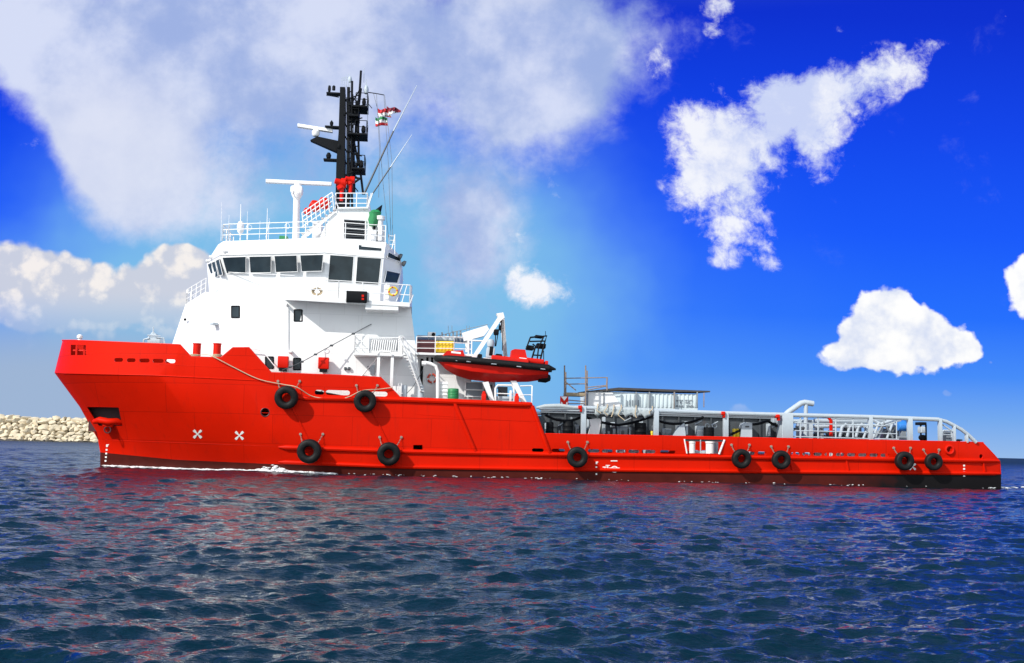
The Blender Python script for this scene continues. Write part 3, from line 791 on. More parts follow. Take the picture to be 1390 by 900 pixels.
# ------------------------------------------------------------------ engine casing and upper gear
mb = MB()
boxp(mb, 563, 481, 640, 552, 3.0, 12, 0, .05); boxp(mb, 563, 479.5, 642, 482.5, 2.0, 12, 0, .02)
boxp(mb, 640, 518, 672, 556, 3.0, 12, 0, .05)
cas = mb.build('engine_casing', WHITE, ship, smooth=20)
for x0, y0, x1, y1 in ((578.5,485,581.5,493),(585,485,588,493),(570,487,574,540)):
    mb = MB(); boxp(mb, x0, y0, x1, y1, 2.95, 3.1, 0, .01); mb.build('vent_slot', BLACK, cas)
mb = MB(); boxp(mb, 631, 519, 657, 538.5, 2.75, 2.8, 1, 0)
for x0, y0, x1, y1 in ((631,518,657,519.5),(631,537.5,657,539),(630.5,518,632.5,539),(655.5,518,657.5,539),(631,528.5,657,530)): boxp(mb, x0, y0, x1, y1, 2.68, 2.78, 0, .01)
mb.build('casing_window', [WHITE2, MGREY], cas)
mb = MB(); boxp(mb, 565, 461, 591.5, 480.5, 2.2, 2.4, 0, .02); mb.build('maroon_screen', MAROON, cas)
mb = MB()
railing(mb, [P(565,480.5,2.05), P(616,481,2.05), P(640,482,2.05)], 1.2, 3, .03, 1.2)
mb.build('casing_railing', WHITE2, cas)
mb = MB(); boxp(mb, 580.5, 450.5, 591.5, 457.5, 3.6, 4.6, 0, .05); boxp(mb, 591, 458, 616, 462, 3.8, 5.5, 1); mb.lathe([(.0, 0), (.13, .01), (.13, .05)], P(588.5,454,3.6), axis='y', n=14, m=2)
vpost(mb, 582, 457, 462, 4, .06, 1); vpost(mb, 590, 457, 462, 4, .06, 1); boxp(mb, 566, 456, 640, 459, 5.5, 9, 1)
mb.build('ventilator_box', [WHITE2, GREY, BLACK], cas)
mb = MB()
for px in (608.5, 613.5, 633.5, 637): tubep(mb, [(px,452,5),(px,442,5)], .02, 5)
tubep(mb, [(594,456,4.4),(640,445,4.4),(662,440.5,4.4)], .025, 5); tubep(mb, [(600,460,4.4),(640,449,4.4)], .02, 5)
for i in range(8): vpost(mb, 600+i*5, 452+random.uniform(-3, 3), 466, 4.4+random.random(), .12)
each(mb, 'casing_pipe', MGREY, cas)
ybox = MB(); boxp(ybox, 591.8, 463, 616, 478.5, 2.2, 3.6, 0, .05)
for i in range(5): boxp(ybox, 594+i*4.6, 464.5, 595.4+i*4.6, 477, 2.15, 2.21, 0, .01)
yb = ybox.build('gear_box', YELLOW, None, base=P(604,478.5,2.9)); tag(yb, 'yellow gear box on the casing roof behind the bow of the rescue boat', 'box')
# deck crane boom
mb = MB()
a, b = side_prism([(627,452),(661,441.5),(664,447),(657,456),(630,463)], 4.0, 4.6); mb.poly(a, b)
tubep(mb, [(630,460,4.2),(655,451,4.2)], .05); tubep(mb, [(635,478,4.3),(635,462,4.3)], .18, 10); tubep(mb, [(636,462,3.9),(636,483,3.9)], .07); tubep(mb, [(636,462,3.9),(656,463,3.9)], .06)
mb.build('deck_crane', WHITE2, ship)
# goose-neck vent pipe, blocks
mb = MB(); tubep(mb, [(574.5,494,1.4),(578,492.5,1.4),(585,494,1.4),(591.5,497,1.4),(594.3,504,1.4),(594.3,548,1.4)], .13, 10); mb.lathe([(.17, -.15), (.17, .15)], P(575.5,493.5,1.4), axis='x', n=12); mb.build('gooseneck_vent', WHITE2, ship)
mb = MB(); boxp(mb, 597, 518, 607.5, 546, 1.5, 2.2); boxp(mb, 594, 523, 600, 545, 1.9, 2.4, 1)
for i in range(4): boxp(mb, 596.5, 520+i*5, 608, 522+i*5, 1.46, 1.6, 0, .01)
mb.build('winch_column', [WHITE2, DGREY], ship)
# green drum
mb = MB(); a = P(615, 541.5, .9); prof = [(.36, 0)]
for i in range(5): prof += [(.36, .05+i*.11), (.385, .09+i*.11), (.36, .13+i*.11)]
prof += [(.36, .68), (.3, .70), (0, .70)]
mb.lathe(prof, a, n=20); tag(mb.build('drum', GREEN, None, base=a), 'green drum on the deck edge below the rescue boat bow', 'drum')
# lifebuoys
LB = mat('lifebuoy_orange', (.55, .06, .03), .6)
def buoy(px, py, o, r, label, m1=LB, m2=WHITE2):
    c = P(px, py, o); mb = MB(); n = 32
    k0 = len(mb.v)
    pts = [c+Vector((r*math.cos(t), 0, r*math.sin(t))) for t in [2*math.pi*i/n for i in range(n)]]
    for i in range(n):
        m = 1 if (i % 8) < 2 else 0
        mb.tube([pts[i], pts[(i+1) % n]], r*.24, 8, m)
    return tag(mb.build('lifebuoy', [m1, m2], None, base=c), label, 'lifebuoy', 'lifebuoys')
buoy(586.5, 513.5, 2.85, .29, 'dark orange and white lifebuoy on the white casing wall below the rescue boat bow')
buoy(533.5, 395.5, .72, .28, 'yellow and orange lifebuoy hung on the aft rail of the bridge wing', YELLOW, LB)

# ------------------------------------------------------------------ davit
mb = MB(); 
def beam(pts0, pts1, w, o0, o1, m=0):
    a = [P(*pts0[0], o0), P(*pts1[0], o0), P(*pts1[1], o0), P(*pts0[1], o0)]
    mb.poly(a, [v+Vector((0, o1-o0, 0)) for v in a], m)
beam(((640,485),(679,425.5)), ((646,486),(684.5,428)), 0, 1.7, 2.2)
beam(((674,425.5),(683,424)), ((679,436),(685,431)), 0, 1.65, 2.25)
beam(((679,430),(684,486)), ((684.5,429),(689,487)), 0, 3.0, 3.35)
beam(((655,519),(667,546)), ((663,518),(672,546)), 0, 1.0, 1.5)
beam(((693,517),(710,548)), ((701,517),(716,548)), 0, 1.0, 1.5)
beam(((640,485),(658,520)), ((646,484),(664,519)), 0, 2.0, 2.5)
beam(((684,486),(694,520)), ((690,486),(700,519)), 0, 2.6, 3.1)
dav = MB().loft([[v-Vector((0,0,.02)) for v in mb.v[16:20]],[v+Vector((0,0,.02)) for v in mb.v[16:20]]]).build('davit', WHITE2, ship); each(mb, 'davit_leg', WHITE2, dav)
mb = MB(); boxp(mb, 678.5, 429, 682, 437, 1.75, 2.3, 0); tubep(mb, [(681,434,2.0),(680,452,2.0)], .04); tubep(mb, [(683,434,2.1),(682,476,2.1)], .03); tubep(mb, [(678.5,440,2.1),(673,470,1.7)], .03)
mb.box(P(673.5,451,1.8), (.35, .3, .4), bevel=.06); mb.box(P(679,445,2.0), (.2, .3, .35), bevel=.05); tubep(mb, [(673,452,1.8),(672,470,1.7)], .035)
mb.build('fall_block', BLACK, dav)
for px0, px1, y0, y1 in ((654,660,534,548),(699,704.5,537,550)):
    mb = MB(); boxp(mb, px0, y0, px1, y1, .4, .9, 0, .05); boxp(mb, px0+1, y0-3, px1-1, y0, .5, .8, 0, .03); mb.build('davit_foot', RED2, dav)
mb = MB()
for x0, x1, y0, y1 in ((672.5,697.5,523,547),):
    tubep(mb, [(x0,y1,1.1),(x0,y0+4,1.1),(x0+3,y0,1.1),(x1-3,y0,1.1),(x1,y0+4,1.1),(x1,y1,1.1)], .07)
    tubep(mb, [(x0,534,1.1),(x1,535,1.1)], .04)
vpost(mb, 693, 530, 547, 1.0, .14); vpost(mb, 722, 523.5, 550, .6, .08); tubep(mb, [(706,524,.6),(722,523.5,.6)], .04); tubep(mb, [(706,536,.6),(722,536,.6)], .03)
vpost(mb, 704, 523, 548, 1.4, .07)
mb.build('guard_frame', WHITE2, ship)
mb = MB(); boxp(mb, 674, 538, 697, 548, 1.4, 2.6, 1); boxp(mb, 676, 525, 689, 540, 1.8, 1.9, 0); boxp(mb, 657, 522, 668, 545, 2.2, 2.9, 0)
tubep(mb, [(675,526,1.7),(690,541,1.7)], .05); mb.build('winch', [DGREY, GREY], ship)

# ------------------------------------------------------------------ rescue boat
bo = 1.5
T = [(594,486),(742.5,500)]
KEEL = [(596,492),(606,502),(620,510),(640,516),(670,519),(717,518.5),(741,515)]
rb = thing('rescue_boat', 'red rigid rescue boat with black collar slung on the davit', 'boat', P(668,519,bo))
def g_(t): return 1.15*(1-(1-min(1, t/.42))**2.2)**.65 if t < .42 else 1.15-.1*(t-.42)
mb = MB(); rings = []
for i in range(31):
    t = (i/30)**1.3; x = lerp(594, 742.5, t); ty = lerp(486, 501, t); ky = max(interp(KEEL, x), ty+2)
    g = max(.02, g_(t)); a = P(x, ty, bo); k = P(x, ky, bo); zt = a.z; zk = k.z; xx = a.x
    zc = lerp(zk, zt, .42)
    sec = [(-g*.93, zt+.1), (-g*.95, zt-.1), (-g*.82, zc), (-g*.78, zc-.03), (-g*.3, lerp(zk, zc, .3)), (0, zk)]
    rings.append([Vector((xx, bo+dy, zz)) for dy, zz in sec]+[Vector((xx, bo-dy, zz)) for dy, zz in sec[-2::-1]])
mb.loft(rings, 0, caps=True, close=True)
bhull = mb.build('boat_hull', REDB, rb, smooth=30)
mb = MB(); near = []; 
for i in range(25):
    t = (i/24)**1.4; x = lerp(593.5, 743, t); p = P(x, lerp(486.5, 501, t), bo); near.append(Vector((p.x, bo-max(0, g_(t)-.02), p.z)))
far = [Vector((p.x, 2*bo-p.y, p.z)) for p in near[1:]]
path = far[::-1]+near
mb.tube(path, .235, 12); mb.tube([near[-1], near[-1]+Vector((.45, .05, -.08))], [.2, .06], 10); mb.tube([far[-1], far[-1]+Vector((.45, -.05, -.08))], [.2, .06], 10)
mb.build('collar', RUBBER, rb)
mb = MB()
for x, dx in ((632,6),(665,7),(699,6),(731,6),(618,6)):
    t = (x-594)/148.5; p = P(x, lerp(486, 501, t), bo); p.y = bo-g_(t)-.225
    q = P(x+dx, lerp(486, 501, t)+.6, bo); q.y = p.y
    mb.tube([p+Vector((0, .02, -.13)), q+Vector((0, .02, -.13))], .03, 6)
mb.build('grab_line', GREY, rb)
mb = MB(); 
def boatbox(x0, y0, x1, y1, w, m=0, bev=.06): 
    c = P((x0+x1)/2, (y0+y1)/2, bo); wd = (P(x1, y0, bo)-P(x0, y0, bo)).length; hh = (P(x0, y0, bo)-P(x0, y1, bo)).length
    mb.box((c.x, bo, c.z), (wd, w, hh), m, bevel=bev, ry=R(5))
a = [P(600,484,bo), P(606,477.5,bo), P(628,476.5,bo), P(631,487,bo)]
mb.loft([[Vector((p.x, bo-w, p.z)) for p in a] for w in (.65, -.65)])
boatbox(666, 486, 716, 494, 1.9); mb.build('bow_cover', REDB, rb)
mb = MB(); boatbox(612, 478.5, 625, 481, 1.34, 0, .005); mb.build('cover_mark', MARK, rb)
mb = MB(); a = [P(692,490,bo), P(694,476,bo), P(698,474.5,bo), P(712,475.5,bo), P(715.5,491,bo)]
mb.loft([[Vector((p.x, bo-w, p.z)) for p in a] for w in (.5, -.5)]); boatbox(701, 487, 737, 493, 1.6); boatbox(738, 491, 742, 497, 1.8, 0)
cons = mb.build('console', REDB, rb)
mb = MB(); boatbox(703, 487, 713, 493, 1.66, 0, .02); boatbox(655, 487, 668, 491, 1.3, 0, .03); each(mb, 'white_panel', WHITE2, rb)
mb = MB(); c = P(666, 468, bo)
mb.lathe([(.05, -.3), (.22, -.22), (.27, 0), (.22, .22), (.05, .3)], c+Vector((0, 0, .1)), n=14); boatbox(660, 472, 671, 486, .7); mb.build('lifting_post', GREY, rb)
mb = MB(); boatbox(663.5, 471, 669, 484, .74, 0); boatbox(672, 481, 681, 488, .9); boatbox(648, 481, 654, 487, .8); boatbox(716, 489, 734, 493, 1.2); each(mb, 'seat', BLACK, rb)
mb = MB()
for oo in (bo-.55, bo+.55):
    tubep(mb, [(721,490,oo),(727,470,oo),(723,467,oo)], .06); tubep(mb, [(733,490,oo),(738,470,oo),(742,456,oo),(720,458,oo)], .06); tubep(mb, [(714,474,oo),(720,458,oo)], .05); tubep(mb, [(729,490,oo),(731,472,oo),(738,457,oo)], .05); tubep(mb, [(719,463.5,oo),(740,463,oo)], .05); tubep(mb, [(723,482,oo),(736,482.5,oo)], .05)
for x, y in ((742,456),(720,458),(738,470),(731,457)): tubep(mb, [(x,y,bo-.55),(x,y,bo+.55)], .05)
boatbox(714.5, 469.5, 724, 475, .9, 0, .03); boatbox(728, 467, 740, 473, .9, 0, .03); boatbox(726, 455.5, 736, 459, .6, 0, .05)
tubep(mb, [(740.5,456,bo),(740.5,449.5,bo)], .02); tubep(mb, [(738,490,bo-.6),(738,476,bo-.6)], .03)
mb.build('roll_bar', BLACK, rb)
mb = MB(); c = P(739, 513, bo); mb.lathe([(.05, -.5), (.3, -.42), (.34, .1), (.2, .4), (.0, .45)], c, axis='x', n=14); mb.build('water_jet', BLACK, rb)

# ------------------------------------------------------------------ working deck: crash rails
mb = MB(); ro = .35
top = [(732,553.5),(789,553.5),(890,557.5),(985,561),(1062,563),(1180,566),(1236,568),(1274,569.5)]
curve = [(1274,569.5),(1284,572),(1295,577.5),(1305,583),(1314,590),(1325,600.5)]
tubep(mb, [(x, y, ro) for x, y in top], .15, 10)
tubep(mb, [(x, y, ro) for x, y in curve], .13, 10)
crash = mb.build('crash_rail', GREY, ship)
mb = MB()
for x, y in top[:1]+top: pass
tubep(mb, [(735,556.5,ro+.45),(1062,566,ro+.45)], .1, 8)
mb.tube([mirror(P(x, y, ro)) for x, y in top+curve[1:]], .15, 8)
mb.build('inner_rail', GREY, crash)
for x, y0, y1, w in ((792,552,590,.32),(890.5,556,591.5,.33),(985,560,594.5,.32),(1181.5,565,598,.25),(1235,567.5,598.5,.3),(1276,568.5,600,.2),(1295,578,600,.13),(1312,590,601,.12)):
    mb = MB(); vpost(mb, x, y0, y1, ro, w, d=.35); mb.build('rail_post', GREY, crash)
    mb = MB(); a = P(x, y1, ro); b = P(x, y0, ro); mb.box((a.x, BEAM-ro, (a.z+b.z)/2), (w, .35, b.z-a.z)); mb.build('rail_post', GREY, crash)
mb = MB(); boxp(mb, 1062, 561, 1077, 595, .2, 1.4, 0, .03); mb.build('rail_column', GREY, crash)
mb = MB()
for y0, y1 in ((574,577.5),(584.5,587),(592.5,595.5)): tubep(mb, [(1077,y0,ro),(1179,y1,ro)], .045, 6)
for x in (1086.5,1110.5,1134.5,1158): tubep(mb, [(x,564.5,ro),(x,595,ro)], .055, 6)
tubep(mb, [(1184,577.5,ro),(1200,578,ro),(1215,573,ro)], .05, 6); tubep(mb, [(1184,588,ro),(1218,589,ro)], .04, 6); tubep(mb, [(1184,595.5,ro),(1220,596.5,ro)], .05, 6); tubep(mb, [(1217,570,ro),(1217,596,ro)], .04, 6)
tubep(mb, [(1278,575.5,ro),(1294,586,ro)], .05, 6)
mb.build('guard_rail', GREY, crash)
for x, y in ((787,553),(981,561),(1055,565)):
    mb = MB(); mb.box(P(x, y, ro-.1), (.24, .5, .24), bevel=.05); mb.box(P(x+1.5, y+2, ro-.1), (.12, .4, .4), bevel=.03); mb.build('rail_bracket', RED2, crash)
# inner barrier wall and gear along it
mb = MB()
for side in (0, 1):
    a = [P(735,559,2.3), P(1062,567,2.3), P(1062,600,2.3), P(735,594,2.3)]
    if side: a = [mirror(p) for p in a]
    MB().poly(a, [p+Vector((0, .12, 0)) for p in a]).build('cargo_barrier', DGREY, ship)
for x in range(745, 1062, 22):
    a = P(x, 559.5+(x-735)*.024, 2.25); b = P(x, 594, 2.25); mb.box((a.x, 2.25, (a.z+b.z)/2), (.1, .2, a.z-b.z))
each(mb, 'barrier_stiffener', DGREY, ship)
mb = MB()
a = [P(735,555,2.1), P(1062,564.5,2.1), P(1062,569,2.1), P(735,560,2.1)]
mb.poly(a, [p+Vector((0, .5, 0)) for p in a]); mb.build('barrier_beam', MGREY, ship)
mb = MB()
for pts in ([(740,563,1.2),(765,571,1.2),(789,566,1.2)], [(795,566,1.2),(840,577,1.2),(887,564,1.2)], [(893,571,1.2),(925,575,1.2),(955,566,1.2)], [(990,590,1.2),(1015,576,1.2),(1042,571,1.2),(1060,578,1.2)]):
    q = [P(*p) for p in pts]; pts_ = []
    for i in range(len(q)-1):
        for k in range(6): pts_.append(q[i].lerp(q[i+1], k/6)-Vector((0, 0, .1*math.sin(math.pi*k/6))))
    pts_.append(q[-1]); mb.tube(pts_, .09, 8)
tag(mb.build('cargo_hose', BLACK, None, base=P(890,575,1.2)), 'black cargo hose slung in loops between the crash rail posts', 'hose')
# white and grey gear fixed between rail and barrier
items = [(757,570,760,590,0),(797,569,800,589,1),(838,577,852,590,2),(830,573,835,580,1),(818,566,822,589,1),(870,571,873,590,1),(903,582,912,592,2),(919,574,929,592,2),(931,572,934,590,1),(946,578,956,593,1),(1007,574,1020,593,2),(1010,576,1013,590,1),(1043,575,1046,592,1),(740,574,742,590,1),(775,566,777,590,2)]
mb = MB()
for x0, y0, x1, y1, m in items: boxp(mb, x0, y0, x1, y1, 1.5+.3*random.random(), 2.1, m, .03)
for x, y in ((757,578),(847,572),(943,576),(965,577),(1048,580)):
    c = P(x, y, 1.4); mb.tube([c, c+Vector((.5, 0, .25))], .04, 6, 1)
for x in (960, 970): mb.tube([P(x,578,1.3)+Vector((.15*math.cos(t), 0, .15*math.sin(t))) for t in [2*math.pi*k/12 for k in range(12)]], .03, 5, 1, closed=True)
for i in range(26):
    x = random.uniform(742, 1058); y = 588+(x-740)*.016; h = random.uniform(4, 14); w = random.uniform(1.2, 5)
    if 929 < x < 985 or 1004 < x < 1024 : continue
    boxp(mb, x, y-h, x+w, y, 1.6, 1.6+random.uniform(.15, .5), random.choice((0, 0, 1, 2, 2)), .02)
each(mb, 'barrier_fitting', [DGREY, GREY, MGREY], ship)
# gangway inside: white bollards
for x0, x1 in ((935.5,943.5),(958,970)):
    mb = MB(); a = P((x0+x1)/2, 619, 1.3); rr = (x1-x0)*.5*.0505
    mb.lathe([(rr, 0), (rr, .85), (rr*1.12, .88), (rr*1.12, 1.0), (0, 1.02)], a, n=18); mb.build('deck_bollard', WHITE2, ship)
mb = MB(); tubep(mb, [(951,597,1.1),(951,619,1.1)], .04); boxp(mb, 971, 600, 975, 618, 1.4, 1.8); boxp(mb, 944, 612, 958, 618, 1.5, 2.0); each(mb, 'gangway_fitting', GREY, ship)
# lots of small white deck fittings low behind the freeing ports
mb = MB()
for i in range(46):
    x = random.choice((random.uniform(1015, 1200), random.uniform(800, 890))); w = random.uniform(2, 9)
    boxp(mb, x, 611, x+w, 620.5+(x-1000)*.006, .6, .9+random.random()*.8, random.choice((0, 0, 0, 1)), .02)
each(mb, 'deck_stanchion', [WHITE2, GREY], ship)

# things on the working deck
def drum(px, y0, y1, o, r, m, label, name='drum', group='black drums along the crash rail'):
    mb = MB(); a = P(px, y1, o); h = P(px, y0, o).z-a.z
    mb.lathe([(r*.96, 0), (r, .04), (r, h*.33), (r*1.05, h*.36), (r, h*.39), (r, h*.64), (r*1.05, h*.67), (r, h*.7), (r, h-.05), (r*.9, h), (0, h-.02)], a, n=20)
    return tag(mb.build(name, m, None, base=a), label, 'drum', group)
drum(746, 573, 592, 1.2, .26, BLACK, 'black drum nearest the sloping end of the red forecastle side')
drum(771, 571, 592, 1.2, .36, BLACK, 'wide black drum just forward of the first grey rail post')
drum(869, 574, 593, 1.2, .40, BLACK, 'wide black drum just forward of the second grey rail post')
drum(962, 580, 595, 1.2, .36, BLACK, 'low black drum above the gangway gap in the bulwark')
drum(996.5, 582, 596, 1.3, .13, YELLOW, 'yellow gas bottle behind the third grey rail post, forward of its twin', 'gas_bottle', 'yellow gas bottles')
drum(1001.5, 582, 596, 1.3, .13, YELLOW, 'yellow gas bottle beside the grey cabinet, aft of its twin', 'gas_bottle', 'yellow gas bottles')
drum(885, 585, 593, 1.0, .1, YELLOW, 'small yellow gas bottle at the foot of the second grey rail post', 'gas_bottle', 'yellow gas bottles')
mb = MB(); a, b = side_prism([(800,569),(814,568),(816,571),(813,592),(798,592),(802,578)], 1.0, 1.25); mb.poly(a, b)
tag(mb.build('plastic_sheet', WHITE2, None, base=P(806,592,1.1)), 'bright white sheet standing aft of the first grey rail post', 'sheet')
mb = MB(); a, b = side_prism([(1005,594),(1007,577),(1013,573),(1021,574),(1021,594)], 1.0, 1.6); mb.poly(a, b); boxp(mb, 1012, 578, 1017, 580, .96, 1.0, 1, 0)
tag(mb.build('cabinet', [GREY, DGREY], None, base=P(1013,594,1.3)), 'light grey slanted cabinet beside the yellow gas bottles', 'cabinet')
mb = MB(); a, b = side_prism([(913,592),(922,579),(929,574),(931,592)], 1.0, 1.5); mb.poly(a, b)
tag(mb.build('cabinet', [GREY], None, base=P(922,592,1.3)), 'light grey sloped hatch box forward of the gangway gap', 'hatch box')
# draped canvas over the rail
mb = MB(); n = 40; g = []
for i in range(n+1):
    x = lerp(807, 882, i/n); yt = 554+(x-807)*.04
    cc = P(x, yt, ro); col_ = []
    hang = .42+.12*math.sin(i*.9)+.05*math.sin(i*2.3)
    fold = .05*math.sin(i*1.7)
    for dy, dz in ((.15, -hang*.7), (.15, -.08), (.12, .08), (0, .145), (-.12, .08), (-.15+fold, -.08), (-.16-fold, -hang*.6), (-.15+fold, -hang)):
        col_.append(cc+Vector((0, dy, dz)))
    g.append(col_)
for i in range(n):
    for j in range(7): mb.add([g[i][j], g[i+1][j], g[i+1][j+1], g[i][j+1]], [[0, 1, 2, 3]])
cv = mb.build('canvas_cover', CANVAS, None, base=P(845,556,ro), smooth=80)
bm = bmesh.new(); bm.from_mesh(cv.data); bmesh.ops.remove_doubles(bm, verts=bm.verts, dist=.001); bmesh.ops.recalc_face_normals(bm, faces=bm.faces); bm.to_mesh(cv.data); bm.free()
cv.modifiers.new('cloth', 'SOLIDIFY').thickness = .02
tag(cv, 'crumpled grey white canvas draped over the crash rail below the container', 'canvas')
for k, (x, dy) in enumerate(((811,8),(824,10),(833,12),(843,16),(863,12),(885,6))):
    mb = MB(); c = P(x, 552.5+(x-807)*.04, ro)
    mb.tube([c+Vector((.1, .2, -.1)), c+Vector((.05, .1, .2)), c+Vector((0, -.1, .2)), c+Vector((-.03, -.27, 0)), c+Vector((-.1-.15*(k % 2), -.28, -dy*.03)), c+Vector((-.2*(k % 3-1), -.3, -dy*.052))], .035, 6)
    tag(mb.build('tie_rope', ROPE, None, base=c), 'short pale rope knotted round the crash rail to hold the grey white canvas', 'rope', 'tie ropes on the canvas')
# white furled awning on the forward rail
mb = MB(); tubep(mb, [(728,553.5,.3),(740,551.5,.3),(760,551,.3),(785,554,.3)], [.08, .15, .16, .1], 10)
tag(mb.build('furled_awning', CANVAS, None, base=P(756,553,.3)), 'white rolled awning lying along the forward end of the crash rail', 'awning')

# container with tarpaulin roof
ct = thing('cargo_container', 'weathered pale container under a dark sheet roof on the working deck', 'container', P(872,553,4.0))
mb = MB(); boxp(mb, 797, 533, 947.5, 590, 4.0, 7.2, 0, .04)
x = 842
while x < 946: boxp(mb, x, 535, x+2.4, 553, 3.95, 4.02, 0, .01); x += 5.6
mb.build('wall', CONT, ct)
mb = MB(); a, b = side_prism([(796.5,532),(831,532.5),(846,553),(797,553)], 3.9, 3.96); mb.poly(a, b); mb.build('white_sheet', WHITE2, ct)
mb = MB()
for x in (819, 820): boxp(mb, x, 533, x+.5, 553, 3.86, 3.9, 0, 0)
for x in (797, 863, 881, 915, 946): boxp(mb, x, 532, x+1.4, 554, 3.7, 3.9, 0, .01)
each(mb, 'frame_post', MGREY, ct)
mb = MB(); a = [P(796,530.8,3.8), P(840,526,3.8), P(880,527.5,3.8), P(964,530.5,3.8), P(964,532.5,3.8), P(905,531.5,3.8), P(850,529.5,3.8), P(797,532,3.8)]
mb.poly(a, [v+Vector((0, 4.2, .1)) for v in a]); mb.build('roof', ROOFM, ct)
mb = MB(); vpost(mb, 955.5, 533, 553, 3.6, .06); vpost(mb, 915, 532, 555, 3.5, .05); each(mb, 'roof_prop', STEEL, ct)
mb = MB()
for y in (543.5, 546.5, 551):
    x = 918
    while x < 940:
        w = random.uniform(1.2, 3.4)
        if random.random() > .25 and not (926 < x < 929): boxp(mb, x, y-.9, min(x+w, 941), y+.9, 3.92, 3.95, 0, 0)
        x += w+1.0
for i in range(5): boxp(mb, 850+i*4, 543, 851.3+i*4, 551-i % 2, 3.92, 3.95, 0, 0)
mb.build('stencil_mark', MGREY, ct)
# scaffold
sc = thing('scaffold', 'open tube scaffold standing at the forward end of the container', 'scaffold', P(795,560,3.0))
mb = MB()
for x, y0, y1, oo in ((766.3,496,558,3),(795,496,560,3),(797,503,560,4.4),(824,512,530,3),(768,505,558,4.4)): tubep(mb, [(x,y0,oo),(x,y1,oo)], .05, 6)
each(mb, 'upright', STEEL, sc)
mb = MB()
for a, b in (((766,513.5,3),(825,512.5,3)),((767,521.5,3),(796,521,3)),((796,526,3),(824,523,3)),((766,517,3),(782,530,3)),((796,530,3),(823,524,3)),((770,543,3),(794,545,3)),((770,548,3),(796,548,3)),((766,513,3),(768,513,4.4)),((795,513,3),(797,513,4.4)),((824,513,3),(823,526,3))): tubep(mb, [a, b], .04, 6)
each(mb, 'ledger', STEEL, sc)
mb = MB(); boxp(mb, 768, 533, 794, 537.5, 3.0, 4.2, 0, .01); mb.build('plank', WOOD, sc)
# red and white marker board
mb = MB(); boxp(mb, 760.5, 538, 771.5, 551, 2.6, 2.7, 0, .01); p0 = P(766,544,2.56); n = Vector((0, -1, 0))
for tri in ([(760.5,538),(766,546),(766,551),(760.5,543)], [(771.5,538),(766,546),(766,551),(771.5,543)]):
    q = [on_plane(x, y, p0, n) for x, y in tri]; mb.add([v-n*.035 for v in q], [[0, 1, 2, 3]], 0)
for tri in ([(761.5,538.3),(770.5,538.3),(766,544)], [(761.5,550.7),(763.7,550.7),(763.7,547),(761.5,545)], [(768.3,550.7),(770.5,550.7),(770.5,545),(768.3,547)]):
    q = [on_plane(x, y, p0, n) for x, y in tri]; mb.add(q, [list(range(len(q)))], 1)
tubep(mb, [(766,551,2.65),(766,592,2.65)], .05, 6, 0)
tag(mb.build('marker_board', [RED2, WHITE2], None, base=P(766,592,2.65), smooth=0), 'small red and white chevron marker board in front of the scaffold', 'sign')

# white towing horn davit near the column
mb = MB(); tubep(mb, [(1062,567,2.0),(1070,559.5,2.0),(1087,547.5,2.0),(1092,546.2,2.0),(1104,548,2.0)], [.2, .2, .2, .2, .2], 12); tubep(mb, [(1094,548,2.0),(1093.5,594,2.0)], .15, 10); boxp(mb, 1050, 563, 1063, 574, 1.6, 2.6)
mb.build('stern_davit', GREY, ship)
# grey machinery aft
mb = MB()
boxp(mb, 1091, 574, 1104, 595, 2.0, 3.2, 0); boxp(mb, 1094, 570, 1103, 575, 2.2, 3, 1); tubep(mb, [(1078,583,2),(1092,581,2)], .12, 8, 2)
for x in (1140,1150,1162):
    tubep(mb, [(x,593,2),(x+3,580,2),(x+8,576,2),(x+12,580,2)], .11, 8, 0)
tubep(mb, [(1105,579,2.4),(1230,577,2.4)], .13, 8, 0); tubep(mb, [(1105,571,2.6),(1180,572,2.6)], .16, 8, 0); tubep(mb, [(1128,568,2.6),(1228,571,2.6)], .18, 8, 0); tubep(mb, [(1130,588,2.4),(1180,590,2.4)], .1, 8, 2)
for i in range(30):
    x = random.uniform(1080, 1222); h = random.uniform(5, 22); boxp(mb, x, 596-h, x+random.uniform(2, 9), 597, 2.6+random.random(), 3.8, random.choice((0, 1, 2, 2, 2)), .04)
for i in range(12):
    x = random.uniform(1080, 1200); y = random.uniform(570, 592); tubep(mb, [(x,y,2.4),(x+random.uniform(4,18),y+random.uniform(-8,8),2.4)], .07, 6, random.choice((1, 2)))
for x in (1172, 1185, 1192, 1204): tubep(mb, [(x,595,2.2),(x+8,574,2.2)], .09, 8, random.choice((0, 1)))
tubep(mb, [(1188,594,2.1),(1200,574,2.1),(1212,594,2.1)], .1, 8, 1); tubep(mb, [(1180,568,2.4),(1196,576,2.4),(1212,570,2.4)], .14, 8, 0)
each(mb, 'stern_pipework', [GREY, MGREY, DGREY], ship)
mb = MB(); tubep(mb, [(1115,565,1.6),(1124,566,1.6),(1128,571,1.6),(1128,592,1.6)], .12, 10); mb.build('fire_main_pipe', RED2, ship)
